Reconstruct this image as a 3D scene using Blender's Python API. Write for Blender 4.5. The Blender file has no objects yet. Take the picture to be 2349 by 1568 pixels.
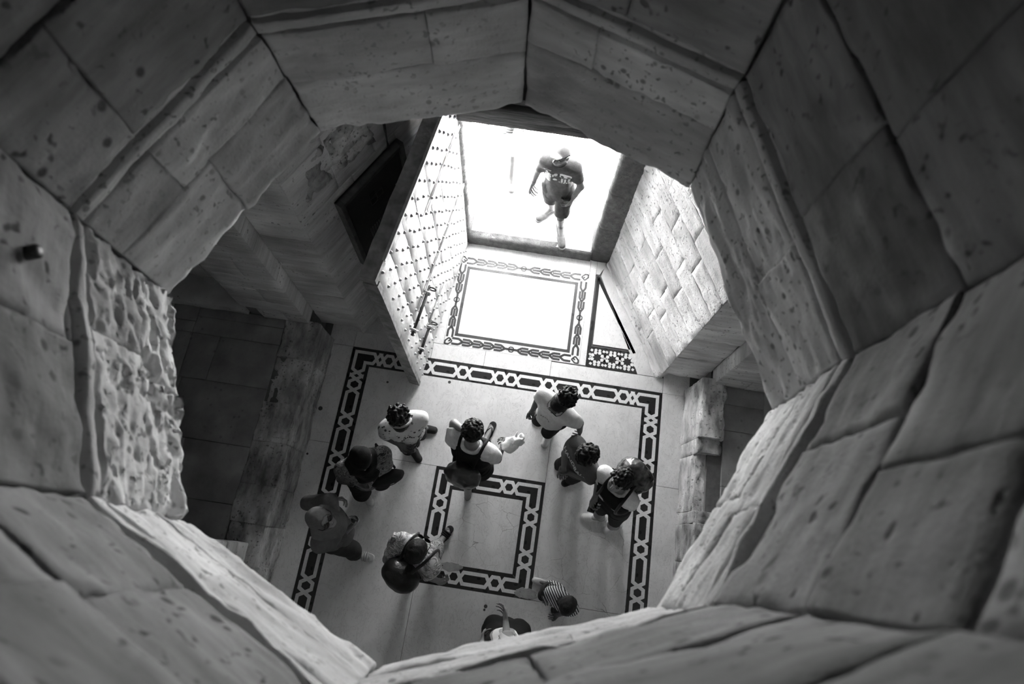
import bpy, bmesh, math, random
import numpy as np
from mathutils import Vector, Matrix
from mathutils.bvhtree import BVHTree

SC = bpy.context.scene
COL = SC.collection
rnd = random.Random(7)

# ------------------------------------------------------------------ camera
CAM_H = 6.8
F_PX = 1454.976
ANG = (0.33711896, -0.02651084, 0.14860851)
W_PX, H_PX = 2349, 1568
cam_d = bpy.data.cameras.new('camera')
cam = bpy.data.objects.new('camera', cam_d)
COL.objects.link(cam)
cam.location = (0, 0, CAM_H)
cam.rotation_mode = 'XYZ'
cam.rotation_euler = ANG
cam_d.sensor_fit = 'HORIZONTAL'
cam_d.sensor_width = 36.0
cam_d.lens = F_PX / W_PX * 36.0
cam_d.clip_start = 0.02
cam_d.clip_end = 200
cam_d.dof.use_dof = True
cam_d.dof.focus_distance = 5.7
cam_d.dof.aperture_fstop = 1.9
SC.camera = cam

# ------------------------------------------------------------------ world, sun, exposure
SKY = 1.2
SUN = 30.0
EXPOSURE = 4.25
world = bpy.data.worlds.new('world')
SC.world = world
world.use_nodes = True
wn = world.node_tree.nodes
wn['Background'].inputs[0].default_value = (1, 1, 1, 1)
wn['Background'].inputs[1].default_value = SKY
sun_d = bpy.data.lights.new('sun', 'SUN')
sun_d.energy = SUN
sun_d.angle = math.radians(0.6)
sun = bpy.data.objects.new('sun', sun_d)
COL.objects.link(sun)
# high sun from the left, almost along the front wall
sun.rotation_euler = Vector((0.45, 0.05, -1.0)).to_track_quat('-Z', 'Y').to_euler()
por_d = bpy.data.lights.new('doorway_portal', 'AREA')
por_d.shape = 'RECTANGLE'
por_d.size = 1.45
por_d.size_y = 2.15
por_d.cycles.is_portal = True
por = bpy.data.objects.new('doorway_portal', por_d)
COL.objects.link(por)
por.location = (-0.13, 3.99, 1.22)
por.rotation_euler = (math.radians(-90), 0, 0)      # light travels towards -Y
SC.view_settings.view_transform = 'Standard'
SC.view_settings.look = 'None'
SC.view_settings.gamma = 1.0
SC.view_settings.use_curve_mapping = False
SC.view_settings.exposure = EXPOSURE
SC.cycles.max_bounces = 8
SC.cycles.diffuse_bounces = 7
SC.cycles.glossy_bounces = 2
SC.cycles.transmission_bounces = 2
SC.cycles.caustics_reflective = False
SC.cycles.caustics_refractive = False
SC.cycles.use_adaptive_sampling = True
SC.cycles.adaptive_threshold = 0.25
SC.cycles.use_light_tree = False
SC.cycles.use_guiding = True
SC.cycles.use_denoising = True
SC.cycles.sample_clamp_indirect = 12.0

# ------------------------------------------------------------------ helpers
def _rot(a):
    cx, sx = math.cos(a[0]), math.sin(a[0]); cy, sy = math.cos(a[1]), math.sin(a[1]); cz, sz = math.cos(a[2]), math.sin(a[2])
    Rx = np.array([[1, 0, 0], [0, cx, -sx], [0, sx, cx]]); Ry = np.array([[cy, 0, sy], [0, 1, 0], [-sy, 0, cy]]); Rz = np.array([[cz, -sz, 0], [sz, cz, 0], [0, 0, 1]])
    return Rz @ Ry @ Rx
RCAM = _rot(ANG)
def ray(u, v):
    return RCAM @ np.array([(u - W_PX / 2) / F_PX, -(v - H_PX / 2) / F_PX, -1.0])
def at(u, v, z):
    "point of the place at height z that the photograph shows at pixel u, v"
    d = ray(u, v); t = (z - CAM_H) / d[2]
    return np.array([d[0] * t, d[1] * t, z])
def A(*v): return np.array(v, float)
def nrm(v):
    v = np.asarray(v, float); return v / (np.linalg.norm(v) + 1e-12)

def obj(name, mesh, mat=None, parent=None, **props):
    o = bpy.data.objects.new(name, mesh)
    COL.objects.link(o)
    if mat is not None and not mesh.materials: mesh.materials.append(mat)
    if parent is not None: o.parent = parent
    for k, v in props.items(): o[k] = v
    return o
def empty(name, loc=(0, 0, 0), parent=None, **props):
    o = bpy.data.objects.new(name, None)
    COL.objects.link(o); o.location = loc; o.empty_display_size = 0.1
    if parent is not None: o.parent = parent
    for k, v in props.items(): o[k] = v
    return o
def pmesh(name, verts, faces, smooth=False):
    m = bpy.data.meshes.new(name)
    m.from_pydata([tuple(float(c) for c in v) for v in verts], [], [tuple(int(i) for i in f) for f in faces])
    m.validate(); m.update()
    if smooth: m.polygons.foreach_set('use_smooth', [True] * len(m.polygons))
    return m
def npmesh(name, V, Q, smooth=True):
    V = np.asarray(V, np.float32); Q = np.asarray(Q, np.int32)
    m = bpy.data.meshes.new(name)
    k = Q.shape[1]
    m.vertices.add(len(V)); m.vertices.foreach_set('co', V.ravel())
    m.loops.add(Q.size); m.loops.foreach_set('vertex_index', Q.ravel())
    m.polygons.add(len(Q)); m.polygons.foreach_set('loop_start', np.arange(0, Q.size, k, dtype=np.int32))
    m.polygons.foreach_set('loop_total', np.full(len(Q), k, np.int32))
    m.update(calc_edges=True); m.validate()
    m.polygons.foreach_set('use_smooth', [smooth] * len(m.polygons))
    return m

# gradient-free value noise, numpy
def _h(ix, iy, iz, s):
    n = (ix * 374761393 + iy * 668265263 + iz * 2147483647 + s * 1274126177) & 0xFFFFFFFF
    n = ((n ^ (n >> 13)) * 1274126177) & 0xFFFFFFFF
    n = n ^ (n >> 16)
    return (n & 0xFFFF) / 65535.0
def vnoise(P, seed=0):
    P = np.asarray(P, float); i = np.floor(P).astype(np.int64); f = P - i; f = f * f * (3 - 2 * f)
    r = 0
    for dx in (0, 1):
        for dy in (0, 1):
            for dz in (0, 1):
                w = (f[..., 0] if dx else 1 - f[..., 0]) * (f[..., 1] if dy else 1 - f[..., 1]) * (f[..., 2] if dz else 1 - f[..., 2])
                r = r + w * _h(i[..., 0] + dx, i[..., 1] + dy, i[..., 2] + dz, seed)
    return r * 2 - 1
def fbm(P, seed=0, oct=4, gain=0.5):
    P = np.asarray(P, float); a = 1.0; r = 0
    for k in range(oct):
        r = r + a * vnoise(P * (2.03 ** k) + 17.3 * k, seed + k); a *= gain
    return r

# a dressed stone: front quad a-b-c-d (anticlockwise seen from the front), grid displaced, edges worn, sides going back
def stone_mesh(a, b, c, d, depth, nu=10, nv=6, amp=0.006, edge=0.012, chip=0.6, gap=0.003, seed=0, freq=9.0, pits=0.0, stretch=(1, 1, 1), top_cap=False):
    a, b, c, d = [np.asarray(x, float) for x in (a, b, c, d)]
    n = nrm(np.cross(b - a, d - a)); lu = np.linalg.norm(b - a); lv = np.linalg.norm(d - a)
    gu, gv = gap / max(lu, 1e-6), gap / max(lv, 1e-6)
    U = np.linspace(gu, 1 - gu, nu + 1); Vv = np.linspace(gv, 1 - gv, nv + 1)
    # denser rows at the borders
    def dens(t, g, L):
        e = min(edge * 0.6 / L, 0.2); x = t.copy()
        x[1] = x[0] + e; x[-2] = x[-1] - e
        return x
    if nu > 3: U = dens(U, gu, lu)
    if nv > 3: Vv = dens(Vv, gv, lv)
    uu, vv = np.meshgrid(U, Vv)
    P = (1 - uu)[..., None] * (1 - vv)[..., None] * a + uu[..., None] * (1 - vv)[..., None] * b + uu[..., None] * vv[..., None] * c + (1 - uu)[..., None] * vv[..., None] * d
    e = np.minimum(np.minimum(uu, 1 - uu) * lu, np.minimum(vv, 1 - vv) * lv)
    st = np.array(stretch)
    N1 = fbm(P * freq * st, seed, 4)
    disp = amp * N1
    if pits:
        q = vnoise(P * freq * 3.1 * st, seed + 50)
        disp -= pits * np.clip(q - 0.35, 0, 1) * 2
    er = edge * (1 + chip * 1.4 * vnoise(P * 5.0, seed + 90) + chip * vnoise(P * 21.0, seed + 91))
    er = np.clip(er, 0.001, None)
    disp -= er * np.clip(1 - e / (er + 1e-6), 0, 1) ** 2
    P = P + disp[..., None] * n
    jit = 0.35 * amp * np.stack([vnoise(P * 14, seed + 70 + k) for k in range(3)], -1)
    P = P + jit
    ny, nx = P.shape[:2]
    V = P.reshape(-1, 3)
    idx = np.arange(nx * ny).reshape(ny, nx)
    Q = np.stack([idx[:-1, :-1], idx[:-1, 1:], idx[1:, 1:], idx[1:, :-1]], -1).reshape(-1, 4)
    loop = list(idx[0, :]) + list(idx[1:, -1]) + list(idx[-1, ::-1][1:]) + list(idx[::-1, 0][1:-1])
    base = len(V); back = V[loop] + np.asarray(depth, float)
    k = len(loop)
    S = [(loop[(i + 1) % k], loop[i], base + i, base + (i + 1) % k) for i in range(k)]
    return np.vstack([V, back]), np.vstack([Q, np.array(S)])
def stone(name, quad, depth, mat, parent=None, **kw):
    props = kw.pop('props', {})
    V, Q = stone_mesh(*quad, depth, **kw)
    return obj(name, npmesh(name, V, Q, True), mat, parent, **props)
def join_meshes(parts):
    V = []; Fc = []; o = 0
    for v, f in parts:
        V += [tuple(x) for x in v]; Fc += [tuple(i + o for i in q) for q in f]; o += len(v)
    return V, Fc
def box(x0, x1, y0, y1, z0, z1):
    v = [(x0, y0, z0), (x1, y0, z0), (x1, y1, z0), (x0, y1, z0), (x0, y0, z1), (x1, y0, z1), (x1, y1, z1), (x0, y1, z1)]
    f = [(3, 2, 1, 0), (4, 5, 6, 7), (0, 1, 5, 4), (1, 2, 6, 5), (2, 3, 7, 6), (3, 0, 4, 7)]
    return v, f
def prism(pts, z0, z1, bev=0.0):
    "polygon (anticlockwise, xy) extruded z0..z1, with a small arris"
    pts = [np.asarray(p, float)[:2] for p in pts]; n = len(pts)
    if bev:
        c = sum(pts) / n; top = [p + (c - p) / (np.linalg.norm(c - p) + 1e-9) * bev for p in pts]
        v = [(*p, z0) for p in pts] + [(*p, z1 - bev) for p in pts] + [(*p, z1) for p in top]
        f = [tuple(range(2 * n, 3 * n))]
        for i in range(n):
            j = (i + 1) % n
            f += [(i, j, n + j, n + i), (n + i, n + j, 2 * n + j, 2 * n + i)]
    else:
        v = [(*p, z0) for p in pts] + [(*p, z1) for p in pts]
        f = [tuple(range(n, 2 * n))] + [(i, (i + 1) % n, n + (i + 1) % n, n + i) for i in range(n)]
    return v, f

# ------------------------------------------------------------------ materials (everything in greys: the photograph is black and white)
class NT:
    def __init__(s, name):
        s.m = bpy.data.materials.new(name); s.m.use_nodes = True
        s.t = s.m.node_tree; s.b = s.t.nodes['Principled BSDF']
        s.co = s.t.nodes.new('ShaderNodeTexCoord').outputs['Object']
    def n(s, kind, **kw):
        x = s.t.nodes.new(kind)
        for k, v in kw.items(): setattr(x, k, v)
        return x
    def l(s, a, b): s.t.links.new(a, b)
    def noise(s, scale, detail=4, rough=0.55, vec=None, dist=0.0):
        x = s.n('ShaderNodeTexNoise'); x.inputs['Scale'].default_value = scale; x.inputs['Detail'].default_value = detail
        x.inputs['Roughness'].default_value = rough; x.inputs['Distortion'].default_value = dist
        s.l(vec if vec is not None else s.co, x.inputs['Vector']); return x.outputs['Fac']
    def vor(s, scale, feature='F1', vec=None, rand=1.0):
        x = s.n('ShaderNodeTexVoronoi'); x.feature = feature; x.inputs['Scale'].default_value = scale
        x.inputs['Randomness'].default_value = rand
        s.l(vec if vec is not None else s.co, x.inputs['Vector']); return x.outputs['Distance']
    def ramp(s, fac, stops):
        x = s.n('ShaderNodeValToRGB'); e = x.color_ramp.elements
        while len(e) < len(stops): e.new(0.5)
        for i, (p, g) in enumerate(stops): e[i].position = p; e[i].color = (g, g, g, 1)
        s.l(fac, x.inputs[0]); return x.outputs[0]
    def math(s, op, a, b=None, clamp=False):
        x = s.n('ShaderNodeMath'); x.operation = op; x.use_clamp = clamp
        for i, q in enumerate((a, b)):
            if q is None: continue
            if isinstance(q, (int, float)): x.inputs[i].default_value = q
            else: s.l(q, x.inputs[i])
        return x.outputs[0]
    def mul(s, a, b):
        x = s.n('ShaderNodeMix'); x.data_type = 'RGBA'; x.blend_type = 'MULTIPLY'; x.inputs['Factor'].default_value = 1.0
        for q, i in ((a, 6), (b, 7)):
            if isinstance(q, (int, float)): x.inputs[i].default_value = (q, q, q, 1)
            else: s.l(q, x.inputs[i])
        return x.outputs[2]
    def mix(s, fac, a, b):
        x = s.n('ShaderNodeMix'); x.data_type = 'RGBA'
        if isinstance(fac, (int, float)): x.inputs['Factor'].default_value = fac
        else: s.l(fac, x.inputs['Factor'])
        for q, i in ((a, 6), (b, 7)):
            if isinstance(q, (int, float)): x.inputs[i].default_value = (q, q, q, 1)
            else: s.l(q, x.inputs[i])
        return x.outputs[2]
    def scale(s, sc, rot=(0, 0, 0)):
        x = s.n('ShaderNodeMapping'); x.inputs['Scale'].default_value = sc; x.inputs['Rotation'].default_value = rot
        s.l(s.co, x.inputs['Vector']); return x.outputs[0]
    def bump(s, h, strength=0.5, dist=0.01, chain=None):
        x = s.n('ShaderNodeBump'); x.inputs['Strength'].default_value = strength; x.inputs['Distance'].default_value = dist
        s.l(h, x.inputs['Height'])
        if chain is not None: s.l(chain, x.inputs['Normal'])
        return x.outputs[0]
    def out(s, col=None, rough=0.8, normal=None, metal=0.0, spec=0.3):
        if col is not None:
            if isinstance(col, (int, float)): s.b.inputs['Base Color'].default_value = (col, col, col, 1)
            else: s.l(col, s.b.inputs['Base Color'])
        if isinstance(rough, (int, float)): s.b.inputs['Roughness'].default_value = rough
        else: s.l(rough, s.b.inputs['Roughness'])
        s.b.inputs['Metallic'].default_value = metal
        s.b.inputs['Specular IOR Level'].default_value = spec
        if normal is not None: s.l(normal, s.b.inputs['Normal'])
        return s.m

def mat_stone(name, lo, hi, pit=0.5, sed=(3, 3, 14), bump=0.5, pitscale=26, big=2.2, spots=0.55):
    m = NT(name)
    per = m.n('ShaderNodeObjectInfo').outputs['Random']
    sd = m.noise(1.6, 3, 0.62, m.scale(sed))
    c = m.ramp(sd, [(0.3, lo), (0.72, hi)])
    bg = m.noise(big, 1, 0.6)
    c = m.mul(c, m.ramp(bg, [(0.3, 0.72), (0.7, 1.1)]))
    c = m.mul(c, m.ramp(per, [(0.0, 0.82), (1.0, 1.1)]))
    pn = m.noise(pitscale, 1, 0.65)
    pf = m.math('MULTIPLY', m.math('MAXIMUM', m.math('SUBTRACT', pn, spots + 0.08), 0.0), 9.0, True)
    pf = m.math('MULTIPLY', pf, m.ramp(bg, [(0.40, 0.25), (0.58, 1.0)]))
    hole = m.math('MULTIPLY', m.ramp(m.vor(pitscale * 0.36), [(0.10, 1.0), (0.19, 0.0)]), m.ramp(bg, [(0.47, 0.0), (0.58, 1.0)]))
    allp = m.math('MAXIMUM', pf, hole, True)
    c = m.mix(m.math('MULTIPLY', allp, pit), c, 0.03)  # shade inside the pits and holes is painted dark into the colour
    h = m.math('SUBTRACT', m.math('ADD', m.math('MULTIPLY', m.noise(75, 0, 0.7), 0.4), m.math('MULTIPLY', sd, 1.3)), m.math('MULTIPLY', allp, 1.1))
    return m.out(c, 1.0, m.bump(h, bump * 0.5, 0.010), spec=0.02)

def mat_marble(name, lo, hi, vein=0.82, rough=0.32, scale=2.0, cracks=None):
    m = NT(name)
    a = m.noise(scale, 3, 0.62, m.scale((1, 1, 1), (0, 0, 0.6)), 0.6)
    c = m.ramp(a, [(0.30, lo), (0.66, hi)])
    b = m.noise(3.2, 5, 0.72, m.scale((2.2, 1.2, 1), (0, 0, 0.75)), 1.0)
    vn = m.math('ABSOLUTE', m.math('SUBTRACT', b, 0.5))
    c = m.mul(c, m.ramp(vn, [(0.0, vein), (0.022, 1.0)]))
    sp = m.noise(55, 0, 0.6)
    c = m.mul(c, m.ramp(sp, [(0.70, 1.0), (0.80, 0.8)]))
    r = m.ramp(m.noise(9, 1), [(0.3, rough * 0.8), (0.7, rough * 1.4)])
    if cracks:
        # a web of cracks inside an ellipse (broken slab); a mark with its own shape, it stays with the stone
        cx, cy, rx, ry, sc, wd = cracks
        sep = m.n('ShaderNodeSeparateXYZ'); m.l(m.co, sep.inputs[0])
        dx = m.math('MULTIPLY', m.math('SUBTRACT', sep.outputs[0], cx), 1 / rx); dy = m.math('MULTIPLY', m.math('SUBTRACT', sep.outputs[1], cy), 1 / ry)
        d2 = m.math('ADD', m.math('MULTIPLY', dx, dx), m.math('MULTIPLY', dy, dy))
        wob = m.n('ShaderNodeTexNoise'); wob.inputs['Scale'].default_value = 3.0; wob.inputs['Detail'].default_value = 5
        m.l(m.co, wob.inputs['Vector'])
        mp = m.n('ShaderNodeVectorMath'); mp.operation = 'MULTIPLY_ADD'; mp.inputs[1].default_value = (0.25, 0.25, 0); m.l(wob.outputs['Color'], mp.inputs[0]); m.l(m.co, mp.inputs[2])
        e = m.vor(sc, 'DISTANCE_TO_EDGE', mp.outputs[0])
        ln = m.ramp(e, [(0.0, 1.0), (wd, 0.0)])
        ins = m.ramp(d2, [(0.75, 1.0), (1.0, 0.0)])
        gate = m.ramp(m.noise(2.2, 2), [(0.42, 0.0), (0.5, 1.0)])
        k = m.math('MULTIPLY', m.math('MULTIPLY', ln, ins), gate)
        c = m.mix(m.math('MULTIPLY', k, 0.75), c, 0.04)
    return m.out(c, r, None, spec=0.45)

def mat_plain(name, g, rough=0.7, var=0.15, scale=18, bump=0.15, spec=0.3, metal=0.0):
    m = NT(name)
    n = m.noise(scale, 2, 0.6)
    c = m.ramp(n, [(0.3, g * (1 - var)), (0.7, min(g * (1 + var), 1))])
    return m.out(c, rough, m.bump(m.noise(scale * 3, 1), bump, 0.005), metal, spec)

M = {}
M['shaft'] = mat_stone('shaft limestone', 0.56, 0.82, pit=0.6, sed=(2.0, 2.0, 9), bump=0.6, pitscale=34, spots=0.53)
M['shaft_shade'] = mat_stone('shaft limestone with painted shade', 0.26, 0.42, pit=0.7, sed=(2.0, 2.0, 9), bump=0.55, pitscale=24, spots=0.55)  # shaft limestone above the groove, upward light falloff painted in as a darker tone
M['hall'] = mat_stone('hall limestone', 0.54, 0.78, pit=0.55, sed=(1.6, 1.6, 11), bump=0.5, pitscale=40, spots=0.58)
M['rough'] = mat_stone('weathered pitted limestone', 0.50, 0.76, pit=0.6, sed=(2, 2, 6), bump=0.9, pitscale=34, spots=0.52)
M['kerb'] = mat_stone('broken kerb stone', 0.20, 0.78, pit=0.6, sed=(5, 2, 5), bump=0.9, pitscale=36, spots=0.53)
M['granite'] = mat_stone('dark granite', 0.10, 0.18, pit=0.5, sed=(9, 9, 9), bump=1.0, pitscale=70, spots=0.5)
M['street'] = mat_stone('worn street stone', 0.52, 0.74, pit=0.3, sed=(4, 4, 4), bump=0.6, pitscale=50, spots=0.58)
M['slab'] = mat_stone('grey paving slab', 0.30, 0.44, pit=0.35, sed=(3, 3, 3), bump=0.25, pitscale=30, spots=0.6)
M['plain'] = mat_stone('masonry core', 0.25, 0.34, pit=0.3, bump=0.4)
M['marble'] = mat_marble('white marble', 0.64, 0.78)
M['marble2'] = mat_marble('white marble cracked', 0.60, 0.75, cracks=(1.0, 0.02, 0.75, 0.55, 3.0, 0.005))
M['marble3'] = mat_marble('white marble cracked panel', 0.58, 0.73, cracks=(-0.10, 0.22, 0.6, 0.62, 5.5, 0.008))
M['strap'] = mat_marble('white inlay marble', 0.70, 0.84, vein=0.85)
M['black'] = mat_marble('black marble', 0.012, 0.022, vein=0.9, rough=0.3)
M['grout'] = mat_plain('grout', 0.16, 0.9)
# ================================================================== the setting
AX = -0.17                                   # axis of symmetry of the hall
def mir(x): return 2 * AX - x
ZC = 4.5                                     # underside of the vault round the shaft

def poly_core(name, pts, z0, z1, **props):
    v, f = prism(pts, z0, z1); f.append(tuple(reversed(range(len(pts)))))
    return obj(name, pmesh(name, v, f), M['plain'], None, kind='structure', **props)

# ---- masonry cores (the stones below are set in front of them)
left_pts = [(-2.95, 2.11), (-2.34, 2.11), (-2.34, 2.33), (-1.92, 2.33), (-1.22, 3.62), (-1.19, 3.95), (-4.6, 3.95), (-4.6, 2.44), (-2.95, 2.44)]
wall_left = poly_core('wall_left', left_pts, 0, ZC + 0.1, label='stepped limestone corner wall beside the open door')
right_pts = [(mir(x), y) for x, y in reversed(left_pts)]
wall_right = poly_core('wall_right', right_pts, 0, ZC + 0.1, label='bright pitted limestone wall right of the doorway')
lb = [(-4.6, -5.0), (-2.34, -5.0), (-2.34, -0.19), (-4.6, -0.19)]
wall_left_back = poly_core('wall_left_back', lb, 0, ZC + 0.1, label='pale stone pier at the near end of the dark left alcove')
wall_right_back = poly_core('wall_right_back', [(mir(x), y) for x, y in reversed(lb)], 0, ZC + 0.1, label='stone pier at the near end of the right alcove')
poly_core('wall_back', [(-4.8, -5.3), (4.5, -5.3), (4.5, -5.0), (-4.8, -5.0)], 0, ZC + 0.1, label='stone back wall of the hall under the viewer')
poly_core('wall_left_end', [(-4.9, -0.3), (-4.6, -0.3), (-4.6, 4.0), (-4.9, 4.0)], 0, ZC + 0.1, label='dark end wall of the left alcove')
poly_core('wall_right_end', [(4.26, -0.3), (4.56, -0.3), (4.56, 4.0), (4.26, 4.0)], 0, ZC + 0.1, label='end wall of the right alcove')
# front wall with the doorway
DX0, DX1, DZ0, DZ1, DY = -0.85, 0.575, 0.16, 2.27, 3.55
wf_v, wf_f = join_meshes([box(-4.9, DX0 - 0.12, 3.62, 3.98, 0, 7.2), box(DX1 + 0.12, 4.56, 3.62, 3.98, 0, 7.2), box(DX0 - 0.12, DX1 + 0.12, 3.62, 3.98, DZ1 + 0.25, 7.2)])
wall_front = obj('wall_front', pmesh('wall_front', wf_v, wf_f), M['hall'], None, kind='structure', label='stone front wall around the bright doorway')
# granite door surround: two jambs and the sill are rounded dark stones, the lintel is timber
def rounded_bar(p0, p1, inward, face, w, d, rr, amp, seed, seg=26):
    "bar from p0 to p1; inward = towards the opening, face = towards the hall; rounded arris between both"
    p0, p1 = A(*p0), A(*p1); inward, face = A(*inward), A(*face)
    prof = [(-w, 0), (-w * 0.5, 0), (-rr, 0)] + [(-rr + rr * math.sin(t), -rr + rr * math.cos(t)) for t in np.linspace(0.2, math.pi / 2, 6)] + [(0, -d * 0.5), (0, -d)]
    prof = prof[::-1]
    V = []; n = len(prof)
    for i in range(seg + 1):
        c = p0 + (p1 - p0) * i / seg
        for a, b in prof: V.append(c + inward * a + face * b)
    V = np.array(V)
    V += amp * np.stack([fbm(V * 14, seed + 9 * k, 4) for k in range(3)], -1)
    Fc = [(i * n + j, i * n + j + 1, (i + 1) * n + j + 1, (i + 1) * n + j) for i in range(seg) for j in range(n - 1)]
    Fc += [tuple(range(n)), tuple(range((seg) * n, (seg + 1) * n))[::-1]]
    m = pmesh('bar', V, Fc, True)
    bm = bmesh.new(); bm.from_mesh(m); bmesh.ops.recalc_face_normals(bm, faces=bm.faces); bm.to_mesh(m); bm.free()
    return m
dfr = empty('trim_1', (AX, DY, 0), kind='structure', label='doorway surround of dark rounded granite blocks under a timber lintel')
def dpart(name, mesh, mat):
    o = obj(name, mesh, mat, dfr); o.matrix_parent_inverse = Matrix.Translation((-AX, -DY, 0)); return o
zs = [0.0, 0.75, 1.42, 2.30]
for i in range(3):
    dpart('jamb_stone', rounded_bar((DX0, DY, zs[i] + 0.002), (DX0, DY, zs[i + 1]), (1, 0, 0), (0, -1, 0), 0.33, 0.42, 0.05, 0.006, 3 + i), M['granite'])
    dpart('jamb_stone', rounded_bar((DX1, DY, zs[i] + 0.002), (DX1, DY, zs[i + 1]), (-1, 0, 0), (0, -1, 0), 0.28, 0.42, 0.07, 0.006, 13 + i), M['granite'])
dpart('sill_stone', rounded_bar((DX0 - 0.02, DY - 0.01, DZ0), (DX1 + 0.02, DY - 0.01, DZ0), (0, 0, 1), (0, -1, 0), 0.17, 0.10, 0.05, 0.005, 23), M['granite'])
M['timber'] = (lambda m: m.out(m.ramp(m.noise(5, 6, 0.6, m.scale((1, 8, 14))), [(0.3, 0.03), (0.7, 0.10)]), 0.8, m.bump(m.noise(7, 6, 0.6, m.scale((1, 12, 18))), 0.6, 0.01)))(NT('old dark timber'))
for k, (y0, y1, z0) in enumerate([(3.50, 3.64, 2.275), (3.46, 3.60, 2.42), (3.64, 3.80, 2.27), (3.80, 3.96, 2.27), (3.50, 3.7, 2.58)]):
    bw = stone_mesh(A(-1.2, y0, z0), A(0.85, y0, z0), A(0.85, y0, z0 + 0.13), A(-1.2, y0, z0 + 0.13), (0, y1 - y0, 0), nu=30, nv=4, amp=0.004, edge=0.012, seed=40 + k)
    m = npmesh('lintel_beam', *bw, True); bm = bmesh.new(); bm.from_mesh(m)
    bmesh.ops.holes_fill(bm, edges=[e for e in bm.edges if e.is_boundary]); bm.to_mesh(m); bm.free()
    dpart('lintel_beam', m, M['timber'])

# ---- stones of the walls
COURSE = [0.0, 0.17, 0.46, 0.75, 1.0, 1.29, 1.575, 1.86, 2.15, 2.42, 2.70, 2.98, 3.26, 3.55, 3.85, 4.18, 4.52]
def seg_stones(parent, p, q, z0, z1, splits, depth, mat, seed, name='stone', **kw):
    p, q = A(*p), A(*q)
    for i in range(len(splits) - 1):
        a = p + (q - p) * splits[i]; b = p + (q - p) * splits[i + 1]
        L = np.linalg.norm(b - a); hh = z1 - z0
        k = dict(nu=max(5, int(L / 0.045)), nv=max(4, int(hh / 0.045)), amp=0.005, edge=0.010, seed=seed + i * 7)
        k.update(kw)
        stone(name, (A(*a, z0), A(*b, z0), A(*b, z1), A(*a, z1)), depth, mat, parent, **k)
XA = -2.30
for i in range(len(COURSE) - 1):
    z0, z1 = COURSE[i], COURSE[i + 1]
    r = random.Random(100 + i)
    # left corner: A (alcove side), B (step), splay towards the door
    if z0 >= 0.46:
        zz = max(z0, 0.5)
        # the corner stones of A end in a curve at the foot (worn arch springing)
        xl = -2.95 + (0.16 if z0 < 0.7 else 0)
        seg_stones(wall_left, (xl, 2.07), (XA, 2.07), zz, z1, [0, 1] if i % 2 else [0, 0.55, 1], (0, 0.16, 0), M['hall'], 200 + i)
        seg_stones(wall_right, (mir(XA), 2.07), (mir(-2.95), 2.07), zz, z1, [0, 1] if i % 2 else [0, 0.5, 1], (0, 0.16, 0), M['hall'], 230 + i)
        # back of the recess in the alcove
        seg_stones(wall_left, (-4.6, 2.40), (-2.95, 2.40), zz, z1, [0, 0.3 + 0.1 * r.random(), 0.7, 1], (0, 0.1, 0), M['hall'], 260 + i, nu=8)
        # near pier of the left alcove
        seg_stones(wall_left_back, (-2.30, -2.4), (-2.30, -0.15), zz, z1, [0, 0.4, 0.75 + 0.1 * (i % 2), 1], (-0.12, 0, 0), M['hall'], 290 + i, edge=0.02)
        seg_stones(wall_right_back, (mir(-2.30), -0.15), (mir(-2.30), -2.4), zz, z1, [0, 0.3, 0.7, 1], (0.12, 0, 0), M['hall'], 320 + i)
    else:
        seg_stones(wall_left_back, (-2.16, -2.4), (-2.16, -0.35), z0, min(z1, 0.5), [0, 0.5, 1], (-0.2, 0, 0), M['kerb'], 290 + i, edge=0.02)
    yb = 2.22 if i else 2.29
    seg_stones(wall_left, (XA, yb), (-1.85, yb), z0, z1, [0, 1], (0, 0.12, 0), M['hall'], 350 + i)
    seg_stones(wall_right, (1.51, yb), (mir(XA), yb), z0, z1, [0, 1], (0, 0.12, 0), M['hall'], 380 + i, edge=0.016)
    off = 0.16 if i % 2 else 0.0
    sp = [0, 0.27 + off, 0.62 + off * 0.6, 1]
    seg_stones(wall_left, (-1.85, 2.215), (-1.15, 3.56), z0, z1, [1 - s for s in reversed(sp)], (-0.09, 0.05, 0), M['hall'], 410 + i)
    if z0 < 3.0: big = dict(amp=0.0035, edge=0.005, pits=0.006, chip=1.2, nu=18, nv=9, gap=0.0015)
    else: big = {}
    seg_stones(wall_right, (0.81, 3.56), (1.51, 2.215), z0, z1, sp, (0.09, 0.05, 0), M['rough'], 440 + i, freq=20.0, **big)
# low ledge in the left recess, and rough plaster above the cabinet
stone('ledge', (A(-4.6, 2.08, 0.5), A(-2.96, 2.08, 0.5), A(-2.96, 2.08, 0.60), A(-4.6, 2.08, 0.60)), (0, 0.33, 0), M['hall'], wall_left, nu=30, nv=4, amp=0.008, edge=0.02, seed=5)
stone('ledge', (A(-4.6, 2.08, 0.602), A(-2.96, 2.08, 0.602), A(-2.96, 2.40, 0.602), A(-4.6, 2.40, 0.602)), (0, 0, -0.1), M['hall'], wall_left, nu=30, nv=6, amp=0.006, edge=0.02, seed=6)
# plinth fillet along the foot of the bright splayed wall
pv = []
stone('plinth', (A(0.775, 3.53, 0.0), A(1.475, 2.195, 0.0), A(1.475, 2.195, 0.05), A(0.775, 3.53, 0.05)), (0.06, 0.03, 0), M['rough'], wall_right, nu=40, nv=4, amp=0.01, edge=0.03, seed=77)

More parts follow.
